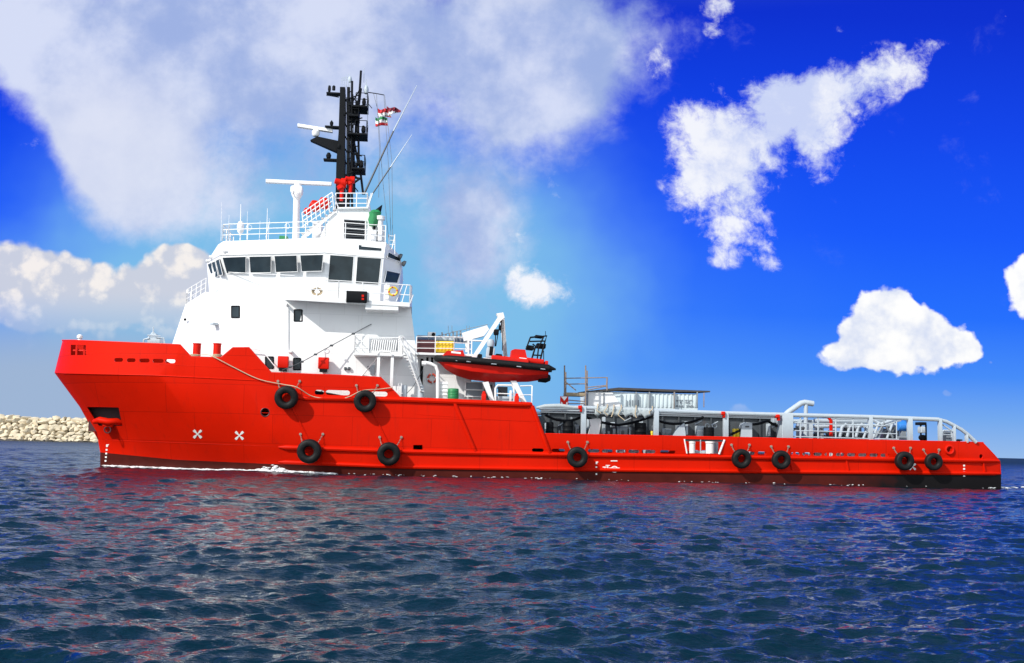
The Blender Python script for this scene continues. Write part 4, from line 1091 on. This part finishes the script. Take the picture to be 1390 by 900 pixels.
# reel at far stern
mb = MB(); boxp(mb, 1249, 573, 1258, 577, 1.4, 2.2, 1); vpost(mb, 1250, 576, 599, 1.6, .1, 1); vpost(mb, 1257, 576, 599, 1.6, .1, 1); boxp(mb, 1250.5, 579, 1256.5, 588, 1.4, 2.0, 0, .06); mb.lathe([(0, -.2), (.2, -.2), (.2, .2), (0, .2)], P(1252,594,1.6), axis='y', n=14, m=1); boxp(mb, 1254, 591, 1258, 598, 1.4, 2, 1)
mb.build('valve_stand', [GREY, BLACK], ship)
mb = MB(); tubep(mb, [(1279,600,1.5),(1279,586,1.5),(1281,584.5,1.5),(1290,584.5,1.5),(1292,586.5,1.5),(1292,600,1.5)], .07, 8); tubep(mb, [(1279,590,1.5),(1292,590.5,1.5)], .04, 6); boxp(mb, 1280, 586, 1291, 600, 1.7, 1.75, 1); mb.build('stern_gate', [GREY, MGREY], ship)
mb = MB(); tubep(mb, [(1296,599,1.3),(1300,597,1.3),(1306,597.5,1.3)], .06, 6); boxp(mb, 1298, 597, 1304, 601, 1.4, 1.8); each(mb, 'stern_fitting', DGREY, ship)
# blue pump
bp_ = thing('pump', 'bright blue pump among the grey pipework near the stern', 'pump', P(1225,597,1.9))
mb = MB(); c = P(1226, 579, 1.9); mb.lathe([(.1, -.42), (.3, -.4), (.36, -.2), (.36, .25), (.26, .4), (.1, .42)], c, axis='x', n=18); mb.lathe([(.16, -.3), (.22, .28), (.15, .36), (0, .37)], c+Vector((.1, 0, .2)), n=14); mb.build('pump_body', BLUE, bp_)
mb = MB(); a = P(1226, 597, 1.9); mb.box((a.x, a.y, a.z+.12), (.8, .6, .25), bevel=.03); mb.box((a.x, a.y, (a.z+c.z)/2-.05), (.35, .35, c.z-a.z-.3), bevel=.03); mb.build('pump_stand', MGREY, bp_)

# ------------------------------------------------------------------ tyres hung over the side
def tyre(px, py, rpx, label, lean=0):
    c0 = hull_pt(px, py); r = rpx*(c0-CAM_L).length/F
    up = hull_pt(px, py-rpx); dn = hull_pt(px, py+rpx)
    c = Vector((c0.x, min(c0.y, up.y, dn.y)-.42-.1*r, c0.z))
    t = thing('tyre_fender', label, 'tyre', c, 'tyre fenders along the side')
    w = r*.42
    pr = []
    for k in range(17):                       # tread to bead cross-section
        a = 2*math.pi*k/16
        rr = r*.69+r*.31*math.copysign(abs(math.cos(a))**.6, math.cos(a)); hh = w*math.copysign(abs(math.sin(a))**.7, math.sin(a))
        pr.append((rr, hh))
    mb = MB(); n = 36
    tilt = R(random.uniform(-5, 5)); tilt2 = R(6+random.uniform(-3, 3))
    M = Matrix.Rotation(tilt, 3, 'Z') @ Matrix.Rotation(tilt2, 3, 'X')
    rings = []
    for i in range(n+1):
        th = 2*math.pi*i/n; tread = 1+.012*(i % 2)
        rings.append([c+M@Vector((rr*math.cos(th)*(tread if rr > r*.9 else 1), hh, rr*math.sin(th)*(tread if rr > r*.9 else 1))) for rr, hh in pr[:-1]])
    mb.loft(rings, 0, caps=False); mb.build('tyre', RUBBER, t)
    for sx in (-1, 1):
        e = hull_pt(px+sx*rpx*.95+2, py-rpx*1.45, .03); s0 = c+Vector((sx*r*.55, .05, r*.62))
        mb = MB(); pts = []
        for k in range(9):
            q = s0.lerp(e, k/8); pts.append(q-Vector((0, 0, .08*math.sin(math.pi*k/8))))
        for k in range(8):
            a = pts[k]; b = pts[k+1]; mid = (a+b)/2; off = Vector((.025, .025, 0)) if k % 2 else Vector((.03, -.02, 0))
            mb.tube([a, mid+off, b, mid-off], .018, 5, closed=True)
        mb.lathe([(0, -.05), (.09, -.05), (.09, .04), (0, .05)], e, axis='y', n=10)
        mb.build('chain', STEEL, t)
for a in ((390,540,15.5,'upper forward tyre on the red side, nearest the bow with a rope passing over it'),
          (496,545,15,'upper aft tyre under the white boarding platform'),
          (421,612.5,16,'lower tyre nearest the bow, just above the bow wave'),
          (528,616,15.5,'lower tyre beside the small square opening in the hull side'),
          (782,620.5,14,'lone tyre amidships beside the white load line mark'),
          (1003,622.5,12.8,'tyre just aft of the gangway gap'),
          (1056.5,624,12.3,'tyre below the wide grey rail column'),
          (1222.5,625.5,12,'tyre just forward of the white propeller mark near the stern'),
          (1262,626.5,11,'aftmost tyre, between the white propeller mark and the round fairlead')): tyre(*a)

# anchor in its pocket
c = hull_pt(147, 575, .25)
an = thing('anchor', 'red stockless anchor housed in the pocket at the bow', 'anchor', c)
mb = MB()
mb.tube([c+Vector((-1.05, .35, .12)), c+Vector((-.6, 0, .22)), c+Vector((0, -.1, .1)), c+Vector((.6, -.05, .16)), c+Vector((1.0, .1, .05))], [.16, .24, .26, .24, .16], 12)
mb.box(c+Vector((0, .1, -.08)), (.7, .5, .35), bevel=.1); mb.build('flukes', RED, an)
mb = MB(); mb.tube([c+Vector((0, .2, -.1)), c+Vector((-.1, 1.4, .3))], .16, 10); mb.tube([c+Vector((0, -.08, -.42))+Vector((.22*math.cos(t), 0, .22*math.sin(t))) for t in [2*math.pi*k/16 for k in range(16)]], .05, 6, closed=True); mb.build('shank', MAROON, an)

# ropes
def rope(name, pts, r, m, label, cat='rope', samples=8, fl=False):
    q = [Vector(p) for p in pts]; out = []
    for i in range(len(q)-1):
        p0 = q[max(i-1, 0)]; p1 = q[i]; p2 = q[i+1]; p3 = q[min(i+2, len(q)-1)]
        for k in range(samples):
            t = k/samples; out.append(.5*((2*p1)+(p2-p0)*t+(2*p0-5*p1+4*p2-p3)*t*t+(3*p1-p0-3*p2+p3)*t**3))
    out.append(q[-1]); mb = MB(); mb.tube(out, r, 6)
    if fl:
        for p in out[::4][1:-1]: mb.lathe([(.02, -.12), (.07, -.08), (.07, .08), (.02, .12)], p, axis='x', n=8)
    return tag(mb.build(name, m, None, base=q[0]), label, cat)
hp = lambda x, y, o=.12: skin(x, y, o)
rope('mooring_rope', [P(262,483,1.3), P(280,481.5,1.2), hp(290,484.5,.1), hp(320,500,.1), hp(352,515,.12), hp(385,522,.15), hp(404,526,.6), hp(424,538,.2), hp(447,541,.15), hp(470,540,.15), hp(492,531,.6), hp(515,528.5,.2), hp(533,526,.1)], .03, ROPE, 'thin pale mooring rope drooping along the red side from the bitts')
rope('mooring_rope', [P(383,502.5,.6), P(410,491,.9), P(450,469,1.4), P(504,440,2.2)], .03, DGREY, 'dark knotted line rising across the white house to the bridge wing', fl=True)
rope('mooring_rope', [P(552,534,.8), P(562,523,1.2), P(574,502,1.4)], .02, DGREY, 'thin dark line tied from the rail to the white gooseneck vent')
for px in (264, 294):
    mb = MB(); c = P(px+1, 483, 1.6)
    for k in range(3): mb.tube([c+Vector((.3*math.cos(t), .3*math.sin(t), .08*k-.1)) for t in [2*math.pi*i/14 for i in range(14)]], .04, 6, closed=True)
    tag(mb.build('rope_coil', ROPE, None, base=c), 'pale rope turns round the %s red mooring bitt' % ('forward' if px < 280 else 'aft'), 'rope')

# ------------------------------------------------------------------ water
def water():
    ys = []; y = 5.0
    while y < 7000:
        ys.append(y)
        y += max(.04, .0042*y) if y < 30 else (.0042*y if y < 160 else .009*y if y < 700 else .05*y)
    ys = np.array(ys); nx = 760
    sx = np.linspace(-1, 1, nx)
    X = sx[None, :]*(ys[:, None]*.62+9); Y = np.repeat(ys[:, None], nx, 1)
    Z = np.zeros_like(X); DX = np.zeros_like(X); DY = np.zeros_like(X)
    cell = np.maximum(np.gradient(ys)[:, None], (ys[:, None]*.62+9)*2/nx)
    # patches of stronger and weaker wind
    gust = 1+.25*np.sin(X*.11+.7+.5*np.sin(Y*.07))*np.sin(Y*.06+1.3)
    for i in range(134):
        lam = .13*(16**(i/109))*rng.uniform(.9, 1.1) if i < 110 else 4*(4**((i-110)/23))
        th = R(rng.normal(-72, 34)); kx = math.cos(th)*2*math.pi/lam; ky = math.sin(th)*2*math.pi/lam; ph = rng.uniform(0, 6.283)
        amp = .0052*lam*(1.0 if lam < 1.2 else (1.2/lam)**.9) if i < 110 else .0015*lam*rng.uniform(.5, 1.4)
        fade = np.clip(lam/(2.2*cell)-.5, 0, 1)
        a = amp*fade*gust; arg = kx*X+ky*Y+ph+.6*np.sin(.31*X+.17*Y+i)
        Z += a*np.sin(arg); DX += a*.9*math.cos(th)*np.cos(arg); DY += a*.9*math.sin(th)*np.cos(arg)
    V = np.stack([X+DX, Y+DY, Z], -1).reshape(-1, 3).astype(np.float32)
    ny = len(ys); idx = np.arange(ny*nx).reshape(ny, nx)
    Q = np.stack([idx[:-1, :-1], idx[:-1, 1:], idx[1:, 1:], idx[1:, :-1]], -1).reshape(-1, 4)
    me = bpy.data.meshes.new('sea'); me.vertices.add(len(V)); me.vertices.foreach_set('co', V.ravel())
    me.loops.add(Q.size); me.loops.foreach_set('vertex_index', Q.ravel().astype(np.int32))
    me.polygons.add(len(Q)); me.polygons.foreach_set('loop_start', np.arange(0, Q.size, 4, dtype=np.int32))
    me.update(calc_edges=True); me.polygons.foreach_set('use_smooth', [True]*len(Q))
    print('sea verts', len(V))
    o = bpy.data.objects.new('sea', me); COL.objects.link(o); tag(o, 'rippled dark blue sea around the ship', 'sea', kind='structure')
    m = bpy.data.materials.new('sea_water'); m.use_nodes = True; N = m.node_tree.nodes; L = m.node_tree.links
    b = N['Principled BSDF']; b.inputs['Base Color'].default_value = (.0012, .015, .029, 1); b.inputs['Specular Tint'].default_value = (.97, 1, .60, 1); b.inputs['Roughness'].default_value = .07; b.inputs['IOR'].default_value = 1.333
    tc = N.new('ShaderNodeTexCoord'); mp = N.new('ShaderNodeMapping'); mp.inputs['Scale'].default_value = (.7, 1.3, 1); mp.inputs['Rotation'].default_value = (0, 0, R(15))
    L.new(tc.outputs['Object'], mp.inputs['Vector'])
    sp = N.new('ShaderNodeSeparateXYZ'); L.new(tc.outputs['Object'], sp.inputs[0])     # unresolved wave slopes far out
    mr = N.new('ShaderNodeMapRange'); L.new(sp.outputs[1], mr.inputs[0]); mr.inputs[1].default_value = 30; mr.inputs[2].default_value = 450; mr.inputs[3].default_value = .07; mr.inputs[4].default_value = .55
    L.new(mr.outputs[0], b.inputs['Roughness'])
    prev = None
    for sc_, st, ds in ((2.2, .9, .10), (9, .9, .03)):
        n = N.new('ShaderNodeTexNoise'); n.inputs['Scale'].default_value = sc_; n.inputs['Detail'].default_value = 4; n.inputs['Distortion'].default_value = .6
        L.new(mp.outputs[0], n.inputs['Vector']); bn = N.new('ShaderNodeBump'); bn.inputs['Strength'].default_value = st; bn.inputs['Distance'].default_value = ds
        L.new(n.outputs['Fac'], bn.inputs['Height'])
        if prev: L.new(prev.outputs[0], bn.inputs['Normal'])
        prev = bn
    L.new(prev.outputs[0], b.inputs['Normal'])
    me.materials.append(m)
water()

# foam along the waterline
def waterline(px):
    lo, hi = 590, 690
    for _ in range(24):
        m = (lo+hi)/2
        if hull_pt(px, m).z > 0: lo = m
        else: hi = m
    return hull_pt(px, lo)
mb = MB()
ico = bmesh.new(); bmesh.ops.create_icosphere(ico, subdivisions=1, radius=1); IV = [v.co.copy() for v in ico.verts]; IF = [[v.index for v in f.verts] for f in ico.faces]; ico.free()
def blob(p, sx, sy, sz):
    rz = random.uniform(0, 6.28); M = Matrix.Rotation(rz*.1, 3, 'Z')
    mb.add([p+M@Vector((v.x*sx*random.uniform(.7, 1.3), v.y*sy*random.uniform(.7, 1.3), v.z*sz*random.uniform(.7, 1.3))) for v in IV], IF)
wl = {px: waterline(px) for px in range(140, 1360, 4)}
def wlp(px): k = 140+int((px-140)/4)*4; return wl[max(140, min(1356, k))].lerp(wl[max(140, min(1356, k+4))], (px-k)/4 % 1)
def dens(px):
    d = .10+.18*max(0, math.sin(px*.045)*math.sin(px*.017+1))
    if 145 < px < 460: d += .6
    if px > 460: d *= .16
    if 340 < px < 410: d += .6
    return d
for i in range(8000):
    px = random.uniform(142, 1352)
    if random.random() > dens(px)*(.25+1.1*max(0, math.sin(px*.31+2*math.sin(px*.07))*math.sin(px*.113+1)+.35)): continue
    p = wlp(px); out = abs(random.gauss(0, .22)); big = 1.0
    lift = 0
    if 345 < px < 395: lift = min(.5, abs(random.gauss(0, .28)))*(1-abs(px-370)/26)
    q = Vector((p.x, p.y-.04-out, .03+lift+random.uniform(-.03, .05)))
    s = random.uniform(.025, .085)*(1.2 if px < 450 else .6); blob(q, s*random.uniform(1.2, 3), s*.9, s*.55)
for i in range(420):   # crest peeling off the bow wave
    t = random.random(); px = lerp(300, 420, t); p = wlp(px); q = Vector((p.x+.3*random.random(), p.y-.25-1.0*t*random.random(), .05+.08*random.random()))
    s = random.uniform(.02, .08); blob(q, s*2, s, s*.6)
for i in range(60):   # wake at the stern
    p = wlp(1352); q = Vector((p.x+random.uniform(.2, 5), p.y+random.uniform(-.4, 3), .03+random.random()*.04)); s = random.uniform(.03, .1); blob(q, s*2.5, s*1.4, s*.5)
tag(mb.build('foam', FOAM, None, base=P(400,650,0)), 'white foam breaking along the waterline of the hull', 'foam', kind='stuff')

# ------------------------------------------------------------------ breakwater
BWD = 340.0
def gp(px, z=0.0, D=BWD):
    d = ray(px, 600); t = (D)/d.y; return Vector((d.x*t, D, z))
I4 = Matrix.Identity(4)
xl = gp(-110).x; xr = gp(225).x
mb = MB(); H = 7.2
mb.loft([[Vector((x, D_, z)) for x in (xl, xr)] for D_, z in ((BWD+1.0, -3), (BWD+4.6, H-1.0), (BWD+9, H-1.0), (BWD+14, -3))], caps=False, close=False)
core = mb.build('breakwater', ROCKD, None, base=(xl, BWD, 0), frame=I4); tag(core, 'rubble breakwater core bank behind the bow, coloured dark for the gaps between boulders', 'breakwater')  # core coloured dark so the gaps between boulders read dark
def rock_mesh(seed):
    r = random.Random(seed); bm = bmesh.new(); bmesh.ops.create_cube(bm, size=2)
    bmesh.ops.subdivide_edges(bm, edges=bm.edges, cuts=5, use_grid_fill=True)
    ph = [(Vector((r.uniform(-1, 1), r.uniform(-1, 1), r.uniform(-1, 1))).normalized(), r.uniform(.62, .95)) for _ in range(15)]
    fr = [(Vector((r.uniform(-3, 3), r.uniform(-3, 3), r.uniform(-3, 3))), r.uniform(0, 6)) for _ in range(6)]
    for v in bm.verts:
        p = v.co.copy(); s = p.normalized(); p = p*.92+s*.2
        for n_, d_ in ph:
            e = p.dot(n_)-d_
            if e > 0: p -= n_*e*.95
        p *= 1+.035*sum(math.sin(f_.dot(p)*1.6+a_) for f_, a_ in fr)
        v.co = p
    me = bpy.data.meshes.new('boulder'); bm.to_mesh(me); bm.free()
    me.polygons.foreach_set('use_smooth', [True]*len(me.polygons)); me.set_sharp_from_angle(angle=R(28)); me.materials.append(ROCK); return me
rocks = [rock_mesh(s) for s in range(9)]
x = xl
while x < xr:                      # dark wet toe stones at the waterline
    w = random.uniform(1.6, 3.6); me_ = rock_mesh(random.randint(20, 26)); me_.materials.clear(); me_.materials.append(ROCKD)
    o = bpy.data.objects.new('boulder', me_); COL.objects.link(o); o.location = (x+w/2, BWD-.3, -.1+random.uniform(-.1, .15)); o.scale = (w*.6, 1.1, .62); o.rotation_euler = (0, random.uniform(-.1, .1), random.choice((0, math.pi)))
    tag(o, 'dark wet stone at the waterline foot of the breakwater', 'boulder', 'wet toe stones of the breakwater'); x += w*.92
proto = None
for row in range(7):
    z = .45+row*1.06; x = xl+random.uniform(0, 2)
    while x < xr:
        w = random.choice((random.uniform(1.5, 2.6), random.uniform(2.2, 3.7))); h = random.uniform(1.3, 1.65)
        o = bpy.data.objects.new('boulder', random.choice(rocks)); COL.objects.link(o)
        o.location = (x+w/2, BWD+.3+row*.53+random.uniform(-.3, .3), z+random.uniform(-.2, .2)-(0 if row else .1))
        o.scale = (w*.58, 1.2, h*.58); o.rotation_euler = (random.uniform(-.25, .25)+random.choice((0, math.pi)), random.uniform(-.18, .18), random.choice((0, math.pi))+random.uniform(-.2, .2))
        tag(o, 'pale limestone boulder fitted in the face of the breakwater', 'boulder', 'boulders of the breakwater')
        x += w*.93

# ------------------------------------------------------------------ sky, sun
SUN = Vector((1.1, 1.0, -1.13)).normalized()      # direction the light travels
sun_el = math.asin(-SUN.z); sun_az = math.atan2(-SUN.x, -SUN.y)
w = bpy.data.worlds.new('World'); S.world = w; w.use_nodes = True
nt = w.node_tree; N = nt.nodes; L = nt.links
for n in list(N): N.remove(n)
outn = N.new('ShaderNodeOutputWorld'); bg = N.new('ShaderNodeBackground'); L.new(bg.outputs[0], outn.inputs[0])
STR = .1; EXP = 2**.15; bg.inputs[1].default_value = STR
sky = N.new('ShaderNodeTexSky'); sky.sky_type = 'NISHITA'; sky.sun_disc = False; sky.sun_elevation = sun_el; sky.sun_rotation = sun_az
tc = N.new('ShaderNodeTexCoord')
sep = N.new('ShaderNodeSeparateXYZ'); L.new(tc.outputs['Generated'], sep.inputs[0])
def val(v):
    n = N.new('ShaderNodeValue'); n.outputs[0].default_value = v; return n.outputs[0]
def mth(op, a, b=None, c=None, clamp=False):
    n = N.new('ShaderNodeMath'); n.operation = op; n.use_clamp = clamp
    for i, q in enumerate((a, b, c)):
        if q is None: continue
        if isinstance(q, (int, float)): n.inputs[i].default_value = q
        else: L.new(q, n.inputs[i])
    return n.outputs[0]
ay = mth('MAXIMUM', mth('ABSOLUTE', sep.outputs[1]), .12)
u = mth('DIVIDE', sep.outputs[0], ay); v = mth('DIVIDE', sep.outputs[2], ay)
cmb = N.new('ShaderNodeCombineXYZ'); L.new(u, cmb.inputs[0]); L.new(v, cmb.inputs[1])
UV = cmb.outputs[0]
def vmath(op, a, b):
    n = N.new('ShaderNodeVectorMath'); n.operation = op
    for i, q in enumerate((a, b)):
        if isinstance(q, tuple): n.inputs[i].default_value = q
        else: L.new(q, n.inputs[i])
    return n.outputs[0]
def noise(vec, scale, detail=8, rough=.6, dist=0.0, color=False):
    n = N.new('ShaderNodeTexNoise'); n.inputs['Scale'].default_value = scale; n.inputs['Detail'].default_value = detail; n.inputs['Roughness'].default_value = rough; n.inputs['Distortion'].default_value = dist
    L.new(vec, n.inputs['Vector']); return n.outputs['Color' if color else 'Fac']
def warp(vec, scale, amt, detail=5):
    c = noise(vec, scale, detail, .6, 0, True); c = vmath('SUBTRACT', c, (.5, .5, .5)); c = vmath('MULTIPLY', c, (amt, amt, 0)); return vmath('ADD', vec, c)
def uvof(px, py):
    d = ray(px, py); return d.x/d.y, d.z/d.y
def blobs(vec, lst):
    acc = None
    for (px, py, rx, ry, rot, st) in lst:
        cu, cv_ = uvof(px, py)
        mp = N.new('ShaderNodeMapping'); mp.vector_type = 'TEXTURE'; mp.inputs['Location'].default_value = (cu, cv_, 0); mp.inputs['Rotation'].default_value = (0, 0, R(rot)); mp.inputs['Scale'].default_value = (rx/F, ry/F, 1)
        L.new(vec, mp.inputs['Vector']); g = N.new('ShaderNodeTexGradient'); g.gradient_type = 'SPHERICAL'; L.new(mp.outputs[0], g.inputs[0])
        q = mth('MULTIPLY', g.outputs['Fac'], st)
        acc = q if acc is None else mth('ADD', acc, q)
    return acc
def smooth(x, a, b):
    n = N.new('ShaderNodeMapRange'); n.interpolation_type = 'SMOOTHSTEP'; L.new(x, n.inputs[0]); n.inputs[1].default_value = a; n.inputs[2].default_value = b; return n.outputs[0]
def mixc(f, a, b):
    n = N.new('ShaderNodeMix'); n.data_type = 'RGBA'
    if isinstance(f, (int, float)): n.inputs[0].default_value = f
    else: L.new(f, n.inputs[0])
    for i, q in ((6, a), (7, b)):
        if isinstance(q, tuple): n.inputs[i].default_value = (*[c/STR/EXP for c in lin(q)], 1)
        else: L.new(q, n.inputs[i])
    return n.outputs[2]
# clear sky: measured blue by height, mixed with the physical sky
vm = N.new('ShaderNodeMapRange'); L.new(v, vm.inputs[0]); vm.inputs[1].default_value = 0; vm.inputs[2].default_value = .48
rp = N.new('ShaderNodeValToRGB'); L.new(vm.outputs[0], rp.inputs[0]); cr = rp.color_ramp
stops = [(0, (150, 188, 236)), (.07, (112, 168, 240)), (.15, (62, 138, 250)), (.26, (22, 108, 254)), (.42, (6, 86, 252)), (.62, (2, 66, 236)), (.85, (0, 44, 210)), (1, (0, 36, 200))]
cr.elements[0].position = 0; cr.elements[1].position = 1
for p_, c_ in stops[1:-1]: cr.elements.new(p_)
for e, (p_, c_) in zip(cr.elements, stops): e.position = p_; e.color = (*lin(c_), 1)
sc1 = N.new('ShaderNodeVectorMath'); sc1.operation = 'SCALE'; L.new(rp.outputs[0], sc1.inputs[0]); sc1.inputs['Scale'].default_value = 1/STR/EXP
col = mixc(.975, sky.outputs[0], sc1.outputs[0])
# pale veil left of centre, grey haze low on the left
h1 = smooth(blobs(warp(UV, 2.6, .22), [(520,430,760,420,0,.5),(430,340,520,330,0,1.0),(600,430,290,250,0,.6),(250,430,420,200,0,.5)]), .0, 1.25)
col = mixc(mth('MULTIPLY', h1, 1.0), col, (126, 190, 234))
h2 = smooth(blobs(UV, [(60,560,760,190,0,1.1)]), .05, .8)
col = mixc(mth('MULTIPLY', h2, .95), col, (160, 182, 212))
W1 = warp(UV, 3.2, .075); W2 = warp(W1, 11, .03)
nA = noise(UV, 5.5, 10, .62); nB = noise(UV, 16, 8, .6); nC = noise(vmath('ADD', UV, (.012, -.02, 0)), 9, 8, .58); nD = noise(UV, 9, 8, .58)
# big soft lavender cloud
b1 = blobs(W1, [(180,50,330,150,0,1.2),(520,40,420,190,0,1.3),(770,70,190,150,-10,1.2),(150,150,190,110,-35,1.0),(350,170,300,160,0,.7),(720,150,170,110,-25,.9),(180,240,130,90,-40,.9),(630,270,130,130,30,.9),(640,350,90,130,10,.6),(590,430,110,110,0,.35),(30,50,130,80,0,.9),(170,220,120,110,0,.8),(115,140,90,80,-30,.7),(260,280,130,80,0,.45),(420,250,160,120,0,.35)])
nW1 = noise(warp(UV, 5, .07), 8, 12, .66)
d1 = mth('ADD', b1, mth('ADD', mth('MULTIPLY', mth('SUBTRACT', nA, .5), .9), mth('MULTIPLY', mth('SUBTRACT', nW1, .5), 1.7)))
m1 = smooth(d1, .16, .95)
c1 = mixc(smooth(mth('ADD', nD, mth('MULTIPLY', mth('SUBTRACT', nA, .5), .6)), .36, .66), (162, 182, 228), (218, 226, 248))
left = smooth(blobs(UV, [(150,210,230,190,0,1.0)]), .1, .8)
c1 = mixc(mth('MULTIPLY', left, .75), c1, (228, 232, 246))
col = mixc(mth('MULTIPLY', m1, .95), col, c1)
# wispy white clouds on the right
b2 = blobs(W2, [(1062,178,160,100,38,1.05),(960,195,66,80,0,1.2),(1000,262,95,95,40,1.4),(1130,135,130,70,25,1.05),(1050,120,90,50,0,.8),(1018,150,75,65,0,1.0),(1075,150,70,60,0,.8),(1205,110,80,45,25,1.0),(1060,100,75,40,0,.7),(930,240,40,55,0,.8),(1130,205,60,60,0,.7),(985,310,40,45,0,.65),(990,8,45,30,0,1.15),(1135,38,28,12,0,.9),(735,388,70,42,0,1.2),(690,378,30,30,0,.8),(757,258,26,34,0,.85),(700,300,30,70,0,.55),(1275,72,50,22,15,.65),(975,45,26,16,0,.6),(1052,345,40,16,0,.6),(30,190,50,18,0,.5),(893,70,40,60,0,.6)])
nW = noise(warp(UV, 7, .05), 10, 12, .68)
d2 = mth('ADD', b2, mth('ADD', mth('MULTIPLY', mth('SUBTRACT', nA, .5), .8), mth('MULTIPLY', mth('SUBTRACT', nW, .5), 5.6)))
m2 = smooth(d2, .42, 1.35)
m2 = mth('MULTIPLY', m2, smooth(b2, .02, .2))
c2 = mixc(smooth(mth('ADD', nC, mth('MULTIPLY', mth('SUBTRACT', nW, .5), 1.2)), .34, .62), (204, 215, 247), (246, 248, 254))
col = mixc(mth('MULTIPLY', m2, .97), col, c2)
# crisp cumulus
b3 = blobs(W2, [(1205,432,88,62,0,1.6),(1152,470,62,50,0,1.4),(1268,452,66,50,0,1.4),(1310,470,40,28,0,1.2),(1222,484,135,40,0,1.3),(1200,405,50,32,0,.9),(1402,390,44,58,0,1.7)])
vo = N.new('ShaderNodeTexVoronoi'); vo.voronoi_dimensions = '2D'; vo.inputs['Scale'].default_value = 26; vo.inputs['Detail'].default_value = 2; vo.inputs['Roughness'].default_value = .6
L.new(W1, vo.inputs['Vector'])
bil = mth('SUBTRACT', .50, vo.outputs['Distance'])
b3 = mth('ADD', b3, mth('MULTIPLY', bil, .55))
d3 = mth('ADD', b3, mth('ADD', mth('MULTIPLY', mth('SUBTRACT', nB, .5), .9), mth('MULTIPLY', mth('SUBTRACT', noise(UV, 38, 8, .65), .5), .9)))
m3 = smooth(d3, .34, .66)
sh3 = mth('SUBTRACT', nB, noise(vmath('ADD', UV, (.008, -.011, 0)), 16, 8, .6))
c3 = mixc(smooth(mth('ADD', mth('MULTIPLY', bil, .22), sh3), -.28, .06), (214, 223, 245), (255, 255, 255))
col = mixc(m3, col, c3)
# cream cumulus bank low on the left, small puffs near the horizon
b4 = blobs(W2, [(25,350,90,60,0,1.5),(120,385,120,62,0,1.4),(235,372,85,62,0,1.7),(275,352,60,48,0,1.5),(150,425,210,52,0,1.1),(20,400,120,70,0,1.0),(1000,554,32,13,0,1.0),(1291,538,13,8,0,1.0),(1351,490,10,7,0,1.0),(320,390,60,50,0,.6)])
d4 = mth('ADD', mth('ADD', b4, mth('MULTIPLY', bil, .5)), mth('ADD', mth('MULTIPLY', mth('SUBTRACT', nB, .5), .8), mth('MULTIPLY', mth('SUBTRACT', nA, .5), .5)))
m4 = smooth(d4, .32, .68)
fadelow = smooth(v, .08, .135)
c4 = mixc(smooth(mth('ADD', mth('MULTIPLY', bil, .25), sh3), -.12, .07), (206, 210, 224), (250, 243, 238))
col = mixc(mth('MULTIPLY', m4, mth('ADD', mth('MULTIPLY', fadelow, .8), .15)), col, c4)
# unseen bright cloud added behind the viewer as fill, overhead tint for water reflections
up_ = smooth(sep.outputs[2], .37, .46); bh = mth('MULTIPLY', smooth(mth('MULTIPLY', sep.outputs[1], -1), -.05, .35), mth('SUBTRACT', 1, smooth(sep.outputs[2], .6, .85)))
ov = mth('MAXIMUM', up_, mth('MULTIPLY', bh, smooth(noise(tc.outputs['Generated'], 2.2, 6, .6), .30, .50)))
br = N.new('ShaderNodeMix'); br.data_type = 'RGBA'; L.new(bh, br.inputs[0])      # added fill cloud behind is brighter than the tint added overhead
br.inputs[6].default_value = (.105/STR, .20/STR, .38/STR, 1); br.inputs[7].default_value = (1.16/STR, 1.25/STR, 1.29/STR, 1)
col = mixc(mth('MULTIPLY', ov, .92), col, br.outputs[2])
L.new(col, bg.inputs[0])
try: w.cycles.sampling_method = 'MANUAL'; w.cycles.sample_map_resolution = 1024
except Exception: pass

sl = bpy.data.lights.new('sun', 'SUN'); sl.energy = 4.4; sl.angle = R(.5); sl.color = (1, .955, .88)
so = bpy.data.objects.new('sun', sl); COL.objects.link(so); so.rotation_euler = SUN.to_track_quat('-Z', 'Y').to_euler(); so.location = (-40, -30, 60)

cd = bpy.data.cameras.new('camera'); co = bpy.data.objects.new('camera', cd); COL.objects.link(co)
cd.sensor_fit = 'HORIZONTAL'; cd.sensor_width = 36; cd.lens = 36*F/1390; cd.clip_start = .3; cd.clip_end = 20000
co.matrix_world = Matrix.Translation(CAM_P) @ CAM_R.to_4x4()
S.camera = co
S.render.engine = 'CYCLES'
S.view_settings.view_transform = 'Standard'; S.view_settings.look = 'None'; S.view_settings.exposure = .15; S.view_settings.gamma = 1
S.render.resolution_x = 1024; S.render.resolution_y = 663
